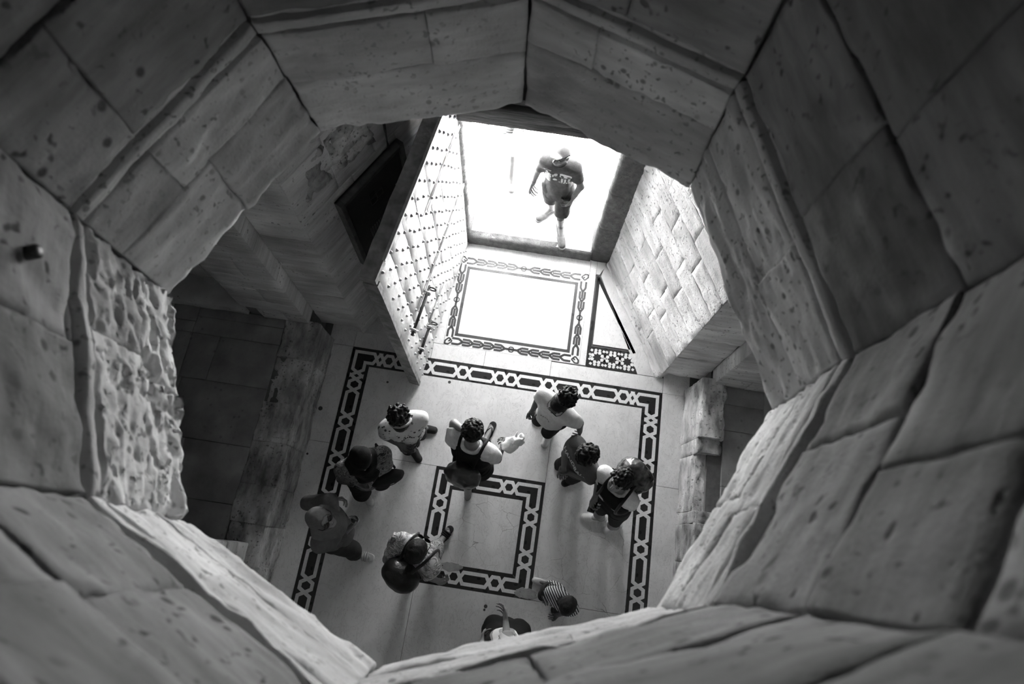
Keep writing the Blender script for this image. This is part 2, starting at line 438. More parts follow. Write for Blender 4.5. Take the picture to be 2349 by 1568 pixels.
# ---- shaft: octagonal well through the vault, rings of corners from the rim upwards
D0 = 2.3
RING = {
 'rim': [(395, 680), (735, 302), (1200, 243), (1580, 432), (1765, 945), (1495, 1395), (865, 1525), (430, 1190)],
 'g0':  [(196, 513), (600, 88), (1216, 0), (1676, 217), (1922, 830), (1600, 1400), (780, 1600), (245, 1150)],
 'g1':  [(161, 479), (568, 45), (1219, -52), (1706, 174), (1962, 810), (1640, 1392), (760, 1618), (190, 1135)],
}
RZ = {'rim': ZC, 'g0': 5.03, 'g1': 5.125}
ring = {k: [at(u, v, RZ[k]) for u, v in pts] for k, pts in RING.items()}
def lift(src, z): return [A(p[0], p[1], z) for p in src]
ring['j'] = lift(ring['g1'], 5.56)
ring['j'][5] = at(1850, 1402, 5.56)
ring['t'] = lift(ring['j'], 6.38); ring['top'] = lift(ring['j'], 6.44)
RC = sum(ring['rim']) / 8
shaft = empty('wall_shaft', (RC[0], RC[1], ZC), kind='structure', label='eight-sided limestone shaft the view looks down through')
def spart(o):
    o.parent = shaft; o.matrix_parent_inverse = Matrix.Translation((-RC[0], -RC[1], -ZC)); return o
def lerp(a, b, t): return a + (b - a) * t
def outw(k):
    m = (ring['rim'][k] + ring['rim'][(k + 1) % 8]) / 2 - RC; m[2] = 0
    return nrm(m)
# face k runs from corner k to corner k+1; seen from inside, corner k+1 .. order so that the normal points in
ROUGH = [0.010, 0.010, 0.009, 0.014, 0.012, 0.010, 0.012, 0.020]
def quad_on(k, lo, hi, s0, s1, t0, t1):
    j = (k + 1) % 8
    P = lambda s, t: lerp(lerp(ring[lo][k], ring[lo][j], s), lerp(ring[hi][k], ring[hi][j], s), t)
    q = [P(s0, t0), P(s1, t0), P(s1, t1), P(s0, t1)]
    n = np.cross(q[1] - q[0], q[3] - q[0])
    if n @ outw(k) > 0: q = [q[1], q[0], q[3], q[2]]
    return q
SPL = {0: [0, 1], 1: [0, 0.06, 1], 2: [0, 1], 3: [0, 1], 4: [0, 1], 5: [0, 1], 6: [0, 1], 7: [0, 1]}
for k in range(8):
    dep = outw(k) * 0.22
    am = ROUGH[k]
    # two courses between rim and groove
    tj = [0.62, 0.55, 0.66, 0.5, 0.6, 0.5, 0.45, 0.5][k]
    for ci, (t0, t1, spl) in enumerate([(0, tj, [0, 0.52, 1] if k in (4, 7) else ([0, 0.5, 1] if k == 0 else [0, 1])), (tj, 1, [0, 0.35, 1] if k in (2, 5, 0) else [0, 0.6, 1])]):
        for si in range(len(spl) - 1):
            ln = np.linalg.norm(ring['rim'][k] - ring['rim'][(k + 1) % 8]) * (spl[si + 1] - spl[si])
            o = stone('shaft_stone', quad_on(k, 'rim', 'g0', spl[si], spl[si + 1], t0, t1), dep, M['shaft'], None, nu=max(14, int(ln / 0.013)), nv=24,
                      amp=am * (1.0 if ci == 0 else 0.7), edge=(0.012 if ci == 0 else 0.007), chip=1.0, gap=0.0008, freq=8.0 if k != 7 else 17.0, pits=0.012 if k == 7 else 0.005, seed=600 + k * 20 + ci * 5 + si,
                      stretch=(0.7, 0.7, 2.0) if k != 7 else (1.3, 0.5, 2.0))
            spart(o)
    # groove band: recess, fillet, recess
    for (ta, tb, out_, nm) in [(-0.02, 0.26, 0.022, 'groove'), (0.26, 0.72, -0.006, 'fillet'), (0.72, 1.02, 0.024, 'groove')]:
        q = [p + outw(k) * out_ for p in quad_on(k, 'g0', 'g1', 0, 1, ta, tb)]
        o = stone('moulding_' + nm, q, dep, M['shaft'], None, nu=50, nv=6, amp=0.004 if k in (0, 1, 2, 3) else 0.010, edge=0.008, gap=0.0, seed=800 + k * 5, freq=9)
        spart(o)
    # course above the groove, then the plain upper wall
    spl = [[0, 0.35, 1], [0, 0.5, 1], [0, 0.45, 1], [0, 0.55, 1], [0, 0.42, 1], [0, 0.5, 1], [0, 0.55, 1], [0, 0.5, 1]][k]
    for si in range(2):
        o = stone('shaft_stone', quad_on(k, 'g1', 'j', spl[si], spl[si + 1], 0, 1), dep, M['shaft_shade'], None, nu=30, nv=24, amp=am * 0.8, edge=0.012, chip=0.8, gap=0.002, seed=850 + k * 5 + si, freq=6)
        spart(o)
    for (t0, t1, spl) in [(0, 0.5, [0, 0.6, 1]), (0.5, 1, [0, 0.4, 1])]:
        for si in range(2):
            o = stone('shaft_stone', quad_on(k, 'j', 't', spl[si], spl[si + 1], t0, t1), dep, M['shaft_shade'], None, nu=20, nv=14, amp=0.008, edge=0.012, chip=0.6, gap=0.003, seed=900 + k * 9 + si, freq=5)
            spart(o)
    o = stone('shaft_stone', quad_on(k, 't', 'top', 0, 1, 0, 1), dep, M['shaft_shade'], None, nu=8, nv=8, amp=0.006, edge=0.01, gap=0.002, seed=990 + k, freq=4)
    spart(o)
# core behind the shaft stones, vault underside with the eight-sided hole, cap
cv = []; cf = []
rr = [[p + nrm(A(*(p - RC)[:2], 0)) * 0.10 for p in ring[k]] for k in ('rim', 'g0', 'j', 't', 'top')]
for r_ in rr: cv += r_
for i in range(len(rr) - 1):
    for k in range(8):
        j = (k + 1) % 8; cf.append((i * 8 + k, i * 8 + j, (i + 1) * 8 + j, (i + 1) * 8 + k))
spart(obj('shaft_core', pmesh('shaft_core', cv, cf), M['plain']))
# the dark room above, round the mouth of the shaft
def ring_slab(hole, X0, X1, Y0, Y1, z):
    outer = []
    for p in hole:
        d = p - RC; q = min(abs(((X1 if d[0] > 0 else X0) - RC[0]) / (d[0] if abs(d[0]) > 1e-6 else 1e-6)), abs(((Y1 if d[1] > 0 else Y0) - RC[1]) / (d[1] if abs(d[1]) > 1e-6 else 1e-6)))
        outer.append(A(RC[0] + d[0] * q, RC[1] + d[1] * q, z))
    vv = [A(p[0], p[1], z) for p in hole] + outer + [A(X0, Y0, z), A(X1, Y0, z), A(X1, Y1, z), A(X0, Y1, z)]
    ff = [(k, (k + 1) % 8, 8 + (k + 1) % 8, 8 + k) for k in range(8)]
    for ci, c in enumerate(vv[16:20]):
        for k in range(8):
            a, b = outer[k], outer[(k + 1) % 8]
            on = lambda p: (abs(p[0] - c[0]) < 1e-3, abs(p[1] - c[1]) < 1e-3)
            oa, ob = on(a), on(b)
            if (oa[0] and ob[1]) or (oa[1] and ob[0]): ff.append((8 + k, 8 + (k + 1) % 8, 16 + ci))
    return vv, ff
UX0, UX1, UY0, UY1, UZ0, UZ1 = -4.2, 3.8, -4.5, 3.97, 6.44, 10.0
obj('floor_upper', pmesh('floor_upper', *ring_slab([p + nrm(A(*(p - RC)[:2], 0)) * 0.05 for p in ring['top']], UX0, UX1, UY0, UY1, UZ0)), M['plain'], None, kind='structure', label='stone floor of the dark room around the mouth of the shaft')
uv, uf = join_meshes([box(UX0 - 0.3, UX0, UY0, UY1, UZ0, UZ1), box(UX1, UX1 + 0.3, UY0, UY1, UZ0, UZ1), box(UX0 - 0.3, UX1 + 0.3, UY0 - 0.3, UY0, UZ0, UZ1), box(UX0 - 0.3, UX1 + 0.3, UY1, UY1 + 0.02, UZ0, UZ1)])
obj('wall_upper', pmesh('wall_upper', uv, uf), M['plain'], None, kind='structure', label='dark stone walls of the room above')
obj('ceiling_upper', pmesh('ceiling_upper', *box(UX0 - 0.3, UX1 + 0.3, UY0 - 0.3, UY1 + 0.02, UZ1, UZ1 + 0.2)), M['plain'], None, kind='structure', label='dark ceiling of the room above')
oct_ = [p + nrm(A(*(p - RC)[:2], 0)) * 0.03 for p in ring['rim']]
vv, ff = ring_slab(oct_, -4.95, 4.6, -5.35, 4.0, ZC)
obj('ceiling', pmesh('ceiling', vv, ff), M['plain'], None, kind='structure', label='stone vault around the lower edge of the shaft')

# ---- outside: sunlit street
sx = np.linspace(-9, 9, 121); sy = np.linspace(3.58, 22, 121)
gx, gy = np.meshgrid(sx, sy); P = np.stack([gx, gy, np.zeros_like(gx)], -1)
gz = 0.155 + 0.01 * fbm(P * 2.0, 4, 4)
V = np.stack([gx, gy, gz], -1).reshape(-1, 3); idx = np.arange(121 * 121).reshape(121, 121)
Q = np.stack([idx[:-1, :-1], idx[:-1, 1:], idx[1:, 1:], idx[1:, :-1]], -1).reshape(-1, 4)
obj('ground_street', npmesh('street', V, Q), M['street'], None, kind='structure', label='sunlit stone ground outside the doorway')
# ================================================================== floor
BX0, BX1, BY1 = -1.93, 1.569, 2.052          # outer line of the large inlaid border
IX0, IX1, IY1 = -1.706, 1.357, 1.847         # its inner line
SX0, SX1, SY0, SY1 = -0.757, 0.407, -0.278, 0.883
QX0, QX1, QY0, QY1 = -0.552, 0.198, -0.066, 0.668
KL, KR = -2.155, 1.805
v, f = box(-4.7, 4.4, -5.2, 4.0, -0.3, -0.012)
floor = obj('floor', pmesh('floor', v, f), M['grout'], None, kind='structure', label='white marble hall floor with black and white inlaid borders')
def slab(pts, mat, name='marble_slab', z0=-0.012, z1=0.0, shrink=0.0022, bev=0.0012):
    pts = [A(*p) for p in pts]; n = len(pts)
    out = []
    for i in range(n):
        a, b, c = pts[i - 1], pts[i], pts[(i + 1) % n]
        d1, d2 = nrm(b - a), nrm(c - b)
        n1, n2 = A(-d1[1], d1[0]), A(-d2[1], d2[0])
        m = nrm(n1 + n2); out.append(b + m * shrink / max(0.3, m @ n1))
    v, f = prism(out, z0, z1, bev)
    return obj(name, pmesh(name, v, f), M[mat], floor)
def rect(x0, x1, y0, y1, mat='marble', **k): return slab([(x0, y0), (x1, y0), (x1, y1), (x0, y1)], mat, **k)
YB = -5.0
# pinwheel of big slabs round the inner square
rect(IX0, SX1, SY1, IY1)
rect(SX1, IX1, SY0, IY1, 'marble2')
rect(SX0, IX1, -2.2, SY0, 'marble2'); rect(SX0, IX1, YB, -2.2)
rect(IX0, SX0, -1.1, SY1); rect(IX0, SX0, YB, -1.1)
rect(QX0, QX1, QY0, QY1, 'marble3')
# strips beside the border
for (a, b) in [(YB, -0.75), (-0.75, 0.95), (0.95, 2.052), (2.052, 2.3)]:
    rect(KL - 0.06, BX0, a, b)
for (a, b) in [(YB, -0.6), (-0.6, 1.03), (1.03, 2.052), (2.052, 2.3)]:
    rect(BX1, KR + 0.06, a, b)
# strip between border and threshold panel, margins of the panel
PX0, PX1, PY0, PY1 = -0.939, 0.608, 2.237, 3.371
RX0, RX1, RY0, RY1 = -0.833, 0.489, 2.358, 3.242
for a, b in zip([BX0, -1.05, -0.45, 0.30], [-1.05, -0.45, 0.30, BX1]): rect(a, b, BY1, PY0 if b < 0.9 else 2.224)
rect(PX0, PX1, PY1, 3.56)
rect(PX1, 0.684, PY0, 3.56)
rect(-1.95, PX0, PY0, 3.56)
slab([(0.684, 3.38), (0.727, 3.38), (0.82, 3.56), (0.684, 3.56)], 'marble')
slab([(1.272, 2.226), (1.56, 2.226), (0.80, 3.60), (0.745, 3.37)], 'marble')
M['inlay_grey'] = mat_marble('dark grey inlay marble', 0.035, 0.06, vein=0.8, rough=0.34)

# ---- inlaid chain border
CS, CL, CD = 0.127, 0.292, 0.075             # small, long and tiny links
def strip_poly(a, b, w, ea=None, eb=None):
    a, b = A(*a), A(*b); d = nrm(b - a); n = A(-d[1], d[0]) * w / 2
    return [a - n, b - n, b + n, a + n]
MESHES = {}
def piece(name, key, pts, M2, mat, z0, z1, parent):
    "inlay piece drawn in strip space, placed by the 2D frame M2 = (origin, ex, ey); alike pieces share one mesh"
    if key not in MESHES:
        cx = sum(p[0] for p in pts) / len(pts); cy = sum(p[1] for p in pts) / len(pts)
        ar = sum(pts[i - 1][0] * pts[i][1] - pts[i][0] * pts[i - 1][1] for i in range(len(pts)))
        pp = pts if ar > 0 else pts[::-1]
        v, f = prism([(x - cx, y - cy) for x, y in pp], z0, z1, 0.0007)
        MESHES[key] = (pmesh(name, v, f), (cx, cy))
    me, (cx, cy) = MESHES[key]
    o_, ex, ey = M2
    cx = sum(p[0] for p in pts) / len(pts); cy = sum(p[1] for p in pts) / len(pts)
    o = obj(name, me, M[mat], parent)
    p = o_ + ex * cx + ey * cy
    o.matrix_local = Matrix(((ex[0], ey[0], 0, p[0]), (ex[1], ey[1], 0, p[1]), (0, 0, 1, 0), (0, 0, 0, 1)))
    return o
def chain(origin, ex, ey, cells, w, corner0, corner1, parent, skip=None):
    """cells: list of (start, length, kind) along ex; ey points to the inner side of the band; w = band width"""
    fr = (A(*origin), A(*ex), A(*ey))
    e = 0.033; sw = 0.035; lo = e; hi = w - e; mid = w / 2
    yl, yh = lo + sw / 2, hi - sw / 2
    tip = (yh - yl) * 0.58                     # run of a diagonal along the strip
    nodes = []
    for i, (s, L, kind) in enumerate(cells):
        if skip and skip(s + L / 2): continue
        c0 = kind == 'c0'; c1 = kind == 'c1'
        a = s + (0 if c0 else tip / 2); b = s + L - (0 if c1 else tip / 2)
        key = (round(L, 4), kind, round(w, 4), len(MESHES) if kind in ('c0', 'c1') else 0)
        # outer (y = yl) and inner (y = yh) straps
        if kind != 'd':
            al = a if not c0 else s + yl; ah = a if not c0 else s + yh
            bl = b if not c1 else s + L - yl; bh = b if not c1 else s + L - yh
            for nm, y, x0, x1 in (('lo', yl, al, bl), ('hi', yh, ah, bh)):
                if x1 - x0 < 0.006: continue
                x0e, x1e = x0 - (sw / 2 if c0 else 0.004), x1 + (sw / 2 if c1 else 0.004)
                if c0: pts = [(x0e if nm == 'lo' else x0 - sw / 2, y - sw / 2), (x1e, y - sw / 2), (x1e, y + sw / 2), (x0 + sw / 2, y + sw / 2)]
                elif c1: pts = [(x0e, y - sw / 2), (x1 + sw / 2, y - sw / 2), (x1 - sw / 2, y + sw / 2), (x0e, y + sw / 2)]
                else: pts = [(x0e, y - sw / 2), (x1e, y - sw / 2), (x1e, y + sw / 2), (x0e, y + sw / 2)]
                piece('inlay_strap', (nm,) + key, pts, fr, 'strap', -0.004, 0.0012, parent)
        # black heart of the link
        hh = (yh - yl) / 2 - sw / 2 - 0.001
        if kind == 'd':
            hx = 0.021; pts = [(s + L / 2 - hx, mid), (s + L / 2, mid - hh * 0.75), (s + L / 2 + hx, mid), (s + L / 2, mid + hh * 0.75)]
            piece('inlay_heart', ('d', round(w, 4)), pts, fr, 'black', -0.004, 0.0012, parent)
        else:
            g = sw * 0.62; tx = tip * hh / (yh - yl) * 1.0
            xl, xr = s + g, s + L - g
            if c0: pts = [(s + mid - hh, mid - hh), (xr - tx, mid - hh), (xr, mid), (xr - tx, mid + hh), (s + mid + hh, mid + hh)]
            elif c1: pts = [(xl + tx, mid - hh), (s + L - mid + hh, mid - hh), (s + L - mid - hh, mid + hh), (xl + tx, mid + hh), (xl, mid)]
            else: pts = [(xl, mid), (xl + tx, mid - hh), (xr - tx, mid - hh), (xr, mid), (xr - tx, mid + hh), (xl + tx, mid + hh)]
            piece('inlay_heart', ('h',) + key, pts, fr, 'black', -0.004, 0.0010, parent)
    for i in range(1, len(cells)):
        x = cells[i][0]
        if skip and skip(x): continue
        dx = tip / 2
        run = 2 * dx / (yh - yl); hw = sw / 2 * math.hypot(2 * dx, yh - yl) / (yh - yl)
        b0, b1 = yl - sw / 2, yh + sw / 2; k0 = x - dx - run * sw / 2; k1 = x + dx + run * sw / 2
        piece('inlay_strap', ('x1', round(w, 4)), [(k0 - hw, b0), (k0 + hw, b0), (k1 + hw, b1), (k1 - hw, b1)], fr, 'strap', -0.004, 0.0013, parent)
        piece('inlay_strap', ('x2', round(w, 4)), [(k1 - hw, b0), (k1 + hw, b0), (k0 + hw, b1), (k0 - hw, b1)], fr, 'strap', -0.004, 0.0011, parent)
def half_cells(total, seq_from_corner):
    "cells from a corner"
    out = []; s = 0
    for k in seq_from_corner:
        L = {'S': CS, 'L': CL, 'd': CD}.get(k, k if not isinstance(k, str) else 0)
        out.append((s, L, k if isinstance(k, str) else 'c0')); s += L
    return out, s
bw = 0.2165
# black ground of the bands (mitred boards)
def ground(pts): return slab(pts, 'black', name='border_ground', z1=-0.0008, shrink=0.0008)
for (x0, x1) in [(BX0, -1.1), (-1.1, -0.3), (-0.3, 0.55), (0.55, BX1)]:
    ix0 = IX0 if x0 == BX0 else x0; ix1 = IX1 if x1 == BX1 else x1
    ground([(ix0, IY1), (ix1, IY1), (x1, BY1), (x0, BY1)])
ys = [BY1, 1.1, 0.2, -0.7, -1.6, -2.5]
for i in range(5):
    a, b = ys[i], ys[i + 1]
    ai = IY1 if i == 0 else a
    ground([(BX0, b), (IX0, b), (IX0, ai), (BX0, a)])
    ground([(IX1, b), (BX1, b), (BX1, a), (IX1, ai)])
# top side: symmetric, two small links in the middle
tot = BX1 - BX0; half = tot / 2
seq = ['d', 'S', 'L', 'S', 'L', 'S', 'L', 'S']
need = sum({'S': CS, 'L': CL, 'd': CD}[k] for k in seq)
cor = half - need
cells = [(0, cor, 'c0')]; s = cor
for k in seq: L = {'S': CS, 'L': CL, 'd': CD}[k]; cells.append((s, L, k)); s += L
for k in reversed(seq): L = {'S': CS, 'L': CL, 'd': CD}[k]; cells.append((s, L, k)); s += L
cells.append((s, cor, 'c1'))
chain((BX0, BY1), (1, 0), (0, -1), cells, bw, True, True, floor)
seqs = ['d', 'S'] + ['L', 'S'] * 9
cells = [(0, cor, 'c0')]; s = cor
for k in seqs: L = {'S': CS, 'L': CL, 'd': CD}[k]; cells.append((s, L, k)); s += L
chain((BX0, BY1), (0, -1), (1, 0), cells, bw + 0.006, True, False, floor)
chain((BX1, BY1), (0, -1), (-1, 0), cells, bw - 0.004, True, False, floor)
# inner square, bottom right corner lost (a rough patch of mortar lies there)
sw_ = 0.2085
cs = (1.1625 - 2 * CS - CL) / 2
sq = [(0, cs, 'c0'), (cs, CS, 'S'), (cs + CS, CL, 'L'), (cs + CS + CL, CS, 'S'), (cs + 2 * CS + CL, cs, 'c1')]
ground([(SX0, SY1), (QX0, QY1), (QX1, QY1), (SX1, SY1)][::-1])
ground([(SX0, SY0), (QX0, QY0), (QX0, QY1), (SX0, SY1)])
ground([(SX1, SY1), (QX1, QY1), (QX1, QY0), (SX1 , SY0 + 0.10), (SX1, SY1)][:4][::-1])
ground([(SX0, SY0), (SX1 - 0.17, SY0), (SX1 - 0.12, SY0 + 0.09), (QX1, QY0), (QX0, QY0)])
chain((SX0, SY1), (1, 0), (0, -1), sq, sw_, True, True, floor)
chain((SX0, SY1), (0, -1), (1, 0), sq, sw_, True, True, floor)
chain((SX1, SY1), (0, -1), (-1, 0), sq, sw_, True, True, floor)
chain((SX0, SY0), (1, 0), (0, 1), sq, sw_, True, True, floor)
def patch(cx, cy, rx, ry, seed, mat='kerb', z=0.004):
    n = 26; r = random.Random(seed)
    pts = [(cx + rx * math.cos(t) * (0.8 + 0.35 * r.random()), cy + ry * math.sin(t) * (0.8 + 0.35 * r.random())) for t in np.linspace(0, 2 * math.pi, n, endpoint=False)]
    v, f = prism(pts, -0.01, z, 0.003)
    obj('mortar_patch', pmesh('mortar_patch', v, f), M[mat], floor)
M['mortar'] = mat_stone('mortar patch', 0.30, 0.5, pit=0.3, bump=0.6, pitscale=60, sed=(5, 5, 5))
patch(0.36, -0.225, 0.115, 0.055, 3, 'mortar'); patch(-0.42, -0.085, 0.11, 0.045, 5, 'mortar')

# ---- threshold panel: white field, dark line frame, interlocking Y-shaped inlay
rect(RX0 + 0.032, RX1 - 0.032, RY0 + 0.032, RY1 - 0.032)
fw = 0.032
for pts in ([(RX0, RY0), (RX1, RY0), (RX1 - fw, RY0 + fw), (RX0 + fw, RY0 + fw)], [(RX1, RY0), (RX1, RY1), (RX1 - fw, RY1 - fw), (RX1 - fw, RY0 + fw)],
            [(RX1, RY1), (RX0, RY1), (RX0 + fw, RY1 - fw), (RX1 - fw, RY1 - fw)], [(RX0, RY1), (RX0, RY0), (RX0 + fw, RY0 + fw), (RX0 + fw, RY1 - fw)]):
    slab(pts, 'inlay_grey', name='frame_strip', shrink=0.0008)
for pts in ([(PX0, PY0), (PX1, PY0), (RX1, RY0), (RX0, RY0)], [(PX1, PY0), (PX1, PY1), (RX1, RY1), (RX1, RY0)], [(PX1, PY1), (PX0, PY1), (RX0, RY1), (RX1, RY1)], [(PX0, PY1), (PX0, PY0), (RX0, RY0), (RX0, RY1)]):
    slab(pts, 'strap', name='border_ground', shrink=0.0008, z1=-0.0006)
def y_piece(L, hb, t):
    "Y of dark strips: stem on the axis, two arms that turn and run along the edges"
    parts = []
    def bar(a, b): 
        p = strip_poly(a, b, t); return prism(p, -0.004, 0.0012)
    ax = 0.36 * L
    v = []; 
    parts.append(bar((-0.42 * L, 0), (ax, 0)))
    for sg in (1, -1):
        parts.append(bar((ax - t * 0.2, sg * t * 0.1), (ax + 0.30 * L, sg * (hb - t / 2))))
        parts.append(bar((ax + 0.28 * L, sg * (hb - t / 2)), (ax + 0.95 * L, sg * (hb - t / 2))))
    return join_meshes(parts)
YM = {}
def y_row(p0, ex, ey, length, band, n, parent):
    "row of Ys from the middle of a side to both ends, a diamond in the middle"
    hb = band / 2 - 0.001; t = 0.025; L = length / 2 / (n + 0.45)
    key = round(L, 4)
    if key not in YM:
        YM[key] = pmesh('inlay_y', *y_piece(L, hb, t))
    p0, ex, ey = A(*p0), A(*ex), A(*ey)
    mid = p0 + ex * length / 2
    for sg in (1, -1):
        for i in range(n):
            c = mid + ex * sg * (0.30 * L + i * L)
            o = obj('inlay_y', YM[key], M['inlay_grey'], parent)
            a, b = ex * sg, ey * sg
            o.matrix_local = Matrix(((a[0], b[0], 0, c[0]), (a[1], b[1], 0, c[1]), (0, 0, 1, 0), (0, 0, 0, 1)))
    dm = obj('inlay_diamond', pmesh('inlay_diamond', *join_meshes([prism(strip_poly(A(math.cos(t0), math.sin(t0)) * 0.033, A(math.cos(t0 + 2.094 / 2), math.sin(t0 + 2.094 / 2)) * 0.033, 0.014), -0.004, 0.0012) for t0 in np.arange(6) * math.pi / 3])), M['inlay_grey'], parent)
    dm.matrix_local = Matrix(((ex[0], ey[0], 0, mid[0]), (ex[1], ey[1], 0, mid[1]), (0, 0, 1, 0), (0, 0, 0, 1)))
bb = 0.105
bt = 0.113
y_row((RX0, PY0 + bt / 2), (1, 0), (0, 1), RX1 - RX0, bt - 0.02, 5, floor)
y_row((RX0, PY1 - bt / 2), (1, 0), (0, 1), RX1 - RX0, bt - 0.02, 5, floor)
y_row((PX0 + bb / 2, RY0), (0, 1), (-1, 0), RY1 - RY0, bb - 0.02, 3, floor)
y_row((PX1 - bt / 2, RY0), (0, 1), (-1, 0), RY1 - RY0, bb - 0.02, 3, floor)
for (cx, cy, sx_, sy_) in [(PX0, PY0, 1, 1), (PX1, PY0, -1, 1), (PX1, PY1, -1, -1), (PX0, PY1, 1, -1)]:
    bars = []
    for (a, b) in [((0.01, 0.012), (0.055, 0.012)), ((0.012, 0.01), (0.012, 0.055)), ((0.05, 0.09), (0.09, 0.05)), ((0.012, 0.05), (0.05, 0.09)), ((0.05, 0.012), (0.09, 0.05)), ((0.05, 0.045), (0.07, 0.065))]:
        bars.append(prism(strip_poly((cx + sx_ * a[0], cy + sy_ * a[1]), (cx + sx_ * b[0], cy + sy_ * b[1]), 0.016), -0.004, 0.0012))
    obj('inlay_corner', pmesh('inlay_corner', *join_meshes(bars)), M['inlay_grey'], floor)

# ---- triangle in the splay and the small star mosaic at its foot
def bar3(p, q, w, side):
    p, q = A(*p), A(*q); d = nrm(q - p); n = A(-d[1], d[0]) * w * side
    pts = [p, q, q + n, p + n] if side > 0 else [p + n, q + n, q, p]
    slab(pts, 'black', name='frame_strip', shrink=0.0006)
T0, T1, T2 = (0.700, 3.36), (0.690, 2.475), (1.235, 2.475)
bar3(T0, T1, 0.035, 1); bar3((T2[0], T2[1]), (0.735, 3.345), 0.035, 1)
slab([(0.737, 2.50), (1.180, 2.50), (0.737, 3.27)], 'marble')
MX0, MX1, MY0, MY1 = 0.684, 1.268, 2.226, 2.478
rect(MX0, MX1, MY0, MY1, 'black', name='mosaic_ground', z1=-0.0006, shrink=0.0006)
parts = []
ux = (MX1 - MX0 - 0.07) / 3; uy = MY1 - MY0 - 0.07
def ngon(cx, cy, r, n, rot=0, sq=1.0): return [(cx + r * math.cos(rot + 2 * math.pi * i / n), cy + sq * r * math.sin(rot + 2 * math.pi * i / n)) for i in range(n)]
for k in range(3):
    cx, cy = MX0 + 0.035 + ux * (k + 0.5), (MY0 + MY1) / 2
    for i in range(8):
        t = math.pi / 4 * i + math.pi / 8; r = 0.060
        parts.append(prism(ngon(cx + r * math.cos(t), cy + r * math.sin(t), 0.0225, 5, t + math.pi), -0.004, 0.0012))
    for sx_ in (-1, 1):
        for sy_ in (-1, 1):
            parts.append(prism(ngon(cx + sx_ * ux * 0.40, cy + sy_ * uy * 0.44, 0.019, 4, 0.3), -0.004, 0.0012))
            parts.append(prism(ngon(cx + sx_ * ux * 0.13, cy + sy_ * uy * 0.47, 0.018, 6, 0.5), -0.004, 0.0012))
    for sx_ in (-1, 1):
        parts.append(prism(ngon(cx + sx_ * ux * 0.5, cy + 0.028, 0.017, 4, 0), -0.004, 0.0012)); parts.append(prism(ngon(cx + sx_ * ux * 0.5, cy - 0.028, 0.017, 4, 0), -0.004, 0.0012))
        parts.append(prism(ngon(cx + sx_ * ux * 0.46, cy, 0.012, 4, 0.4), -0.004, 0.0012))
obj('mosaic_tesserae', pmesh('mosaic_tesserae', *join_meshes(parts)), M['strap'], floor, kind='stuff')
# grey marks trodden into the marble
for (u_, v_, r_) in [(1031, 876, .017), (889, 876, .013), (735, 936, .024), (1114, 1390, .018), (1111, 1398, .012), (1487, 905, .02), (705, 1040, .012)]:
    p = at(u_, v_, 0); obj('stain', pmesh('stain', *prism(ngon(p[0], p[1], r_, 14), -0.002, 0.0006)), M['inlay_grey'], floor)

# ================================================================== alcoves: kerbs and paving
def kerb(xa, xb, ys_, top, seed, side, wall):
    for i in range(len(ys_) - 1):
        y0, y1 = ys_[i], ys_[i + 1]; zt = top[i]; r = seed + i * 11
        x0, x1 = (xa, xb)
        am = 0.016
        # riser face towards the hall
        tl = 0.03 * side
        if side > 0:   # left kerb, faces +X
            q = (A(xa, y0, 0), A(xa, y1, 0), A(xa - 0.045, y1, zt), A(xa - 0.045, y0, zt)); dep = (-0.2, 0, 0)
            t = (A(xa - 0.035, y0, zt), A(xa - 0.035, y1, zt), A(xb, y1, zt - 0.02), A(xb, y0, zt - 0.02))
        else:
            q = (A(xa, y1, 0), A(xa, y0, 0), A(xa + 0.045, y0, zt), A(xa + 0.045, y1, zt)); dep = (0.2, 0, 0)
            t = (A(xa + 0.035, y1, zt), A(xa + 0.035, y0, zt), A(xb, y0, zt - 0.02), A(xb, y1, zt - 0.02))
        V1 = stone_mesh(*q, dep, nu=max(8, int((y1 - y0) / 0.03)), nv=14, amp=am * 0.5, edge=0.008, chip=1.0, gap=0.0005, seed=r, freq=9, pits=0.006)
        V2 = stone_mesh(*t, (0, 0, -0.25), nu=max(8, int((y1 - y0) / 0.03)), nv=16, amp=am * 1.3, edge=0.016, chip=1.6, gap=0.0005, seed=r + 3, freq=12, pits=0.014)
        V = np.vstack([V1[0], V2[0]]); Qd = np.vstack([V1[1], V2[1] + len(V1[0])])
        obj('kerb_stone', npmesh('kerb_stone', V, Qd), M['kerb'], wall)
plat_l = obj('floor_left_alcove', pmesh('bed', *box(-4.7, -2.3, -0.4, 2.5, 0, 0.44)), M['grout'], None, kind='structure', label='raised dark paved floor of the left alcove')
plat_r = obj('floor_right_alcove', pmesh('bed', *box(mir(-2.3), 4.4, -0.4, 2.5, 0, 0.44)), M['grout'], None, kind='structure', label='raised paved floor of the right alcove')
kerb(KL, -2.56, [-0.36, 0.02, 0.38, 0.80, 1.20, 1.68, 2.10], [0.47, 0.50, 0.48, 0.50, 0.46, 0.51], 1100, 1, plat_l)
kerb(KR, 2.10, [-0.36, 0.30, 0.66, 0.78, 1.35, 1.50, 2.12], [0.50, 0.52, 0.50, 0.40, 0.50, 0.56], 1200, -1, plat_r)
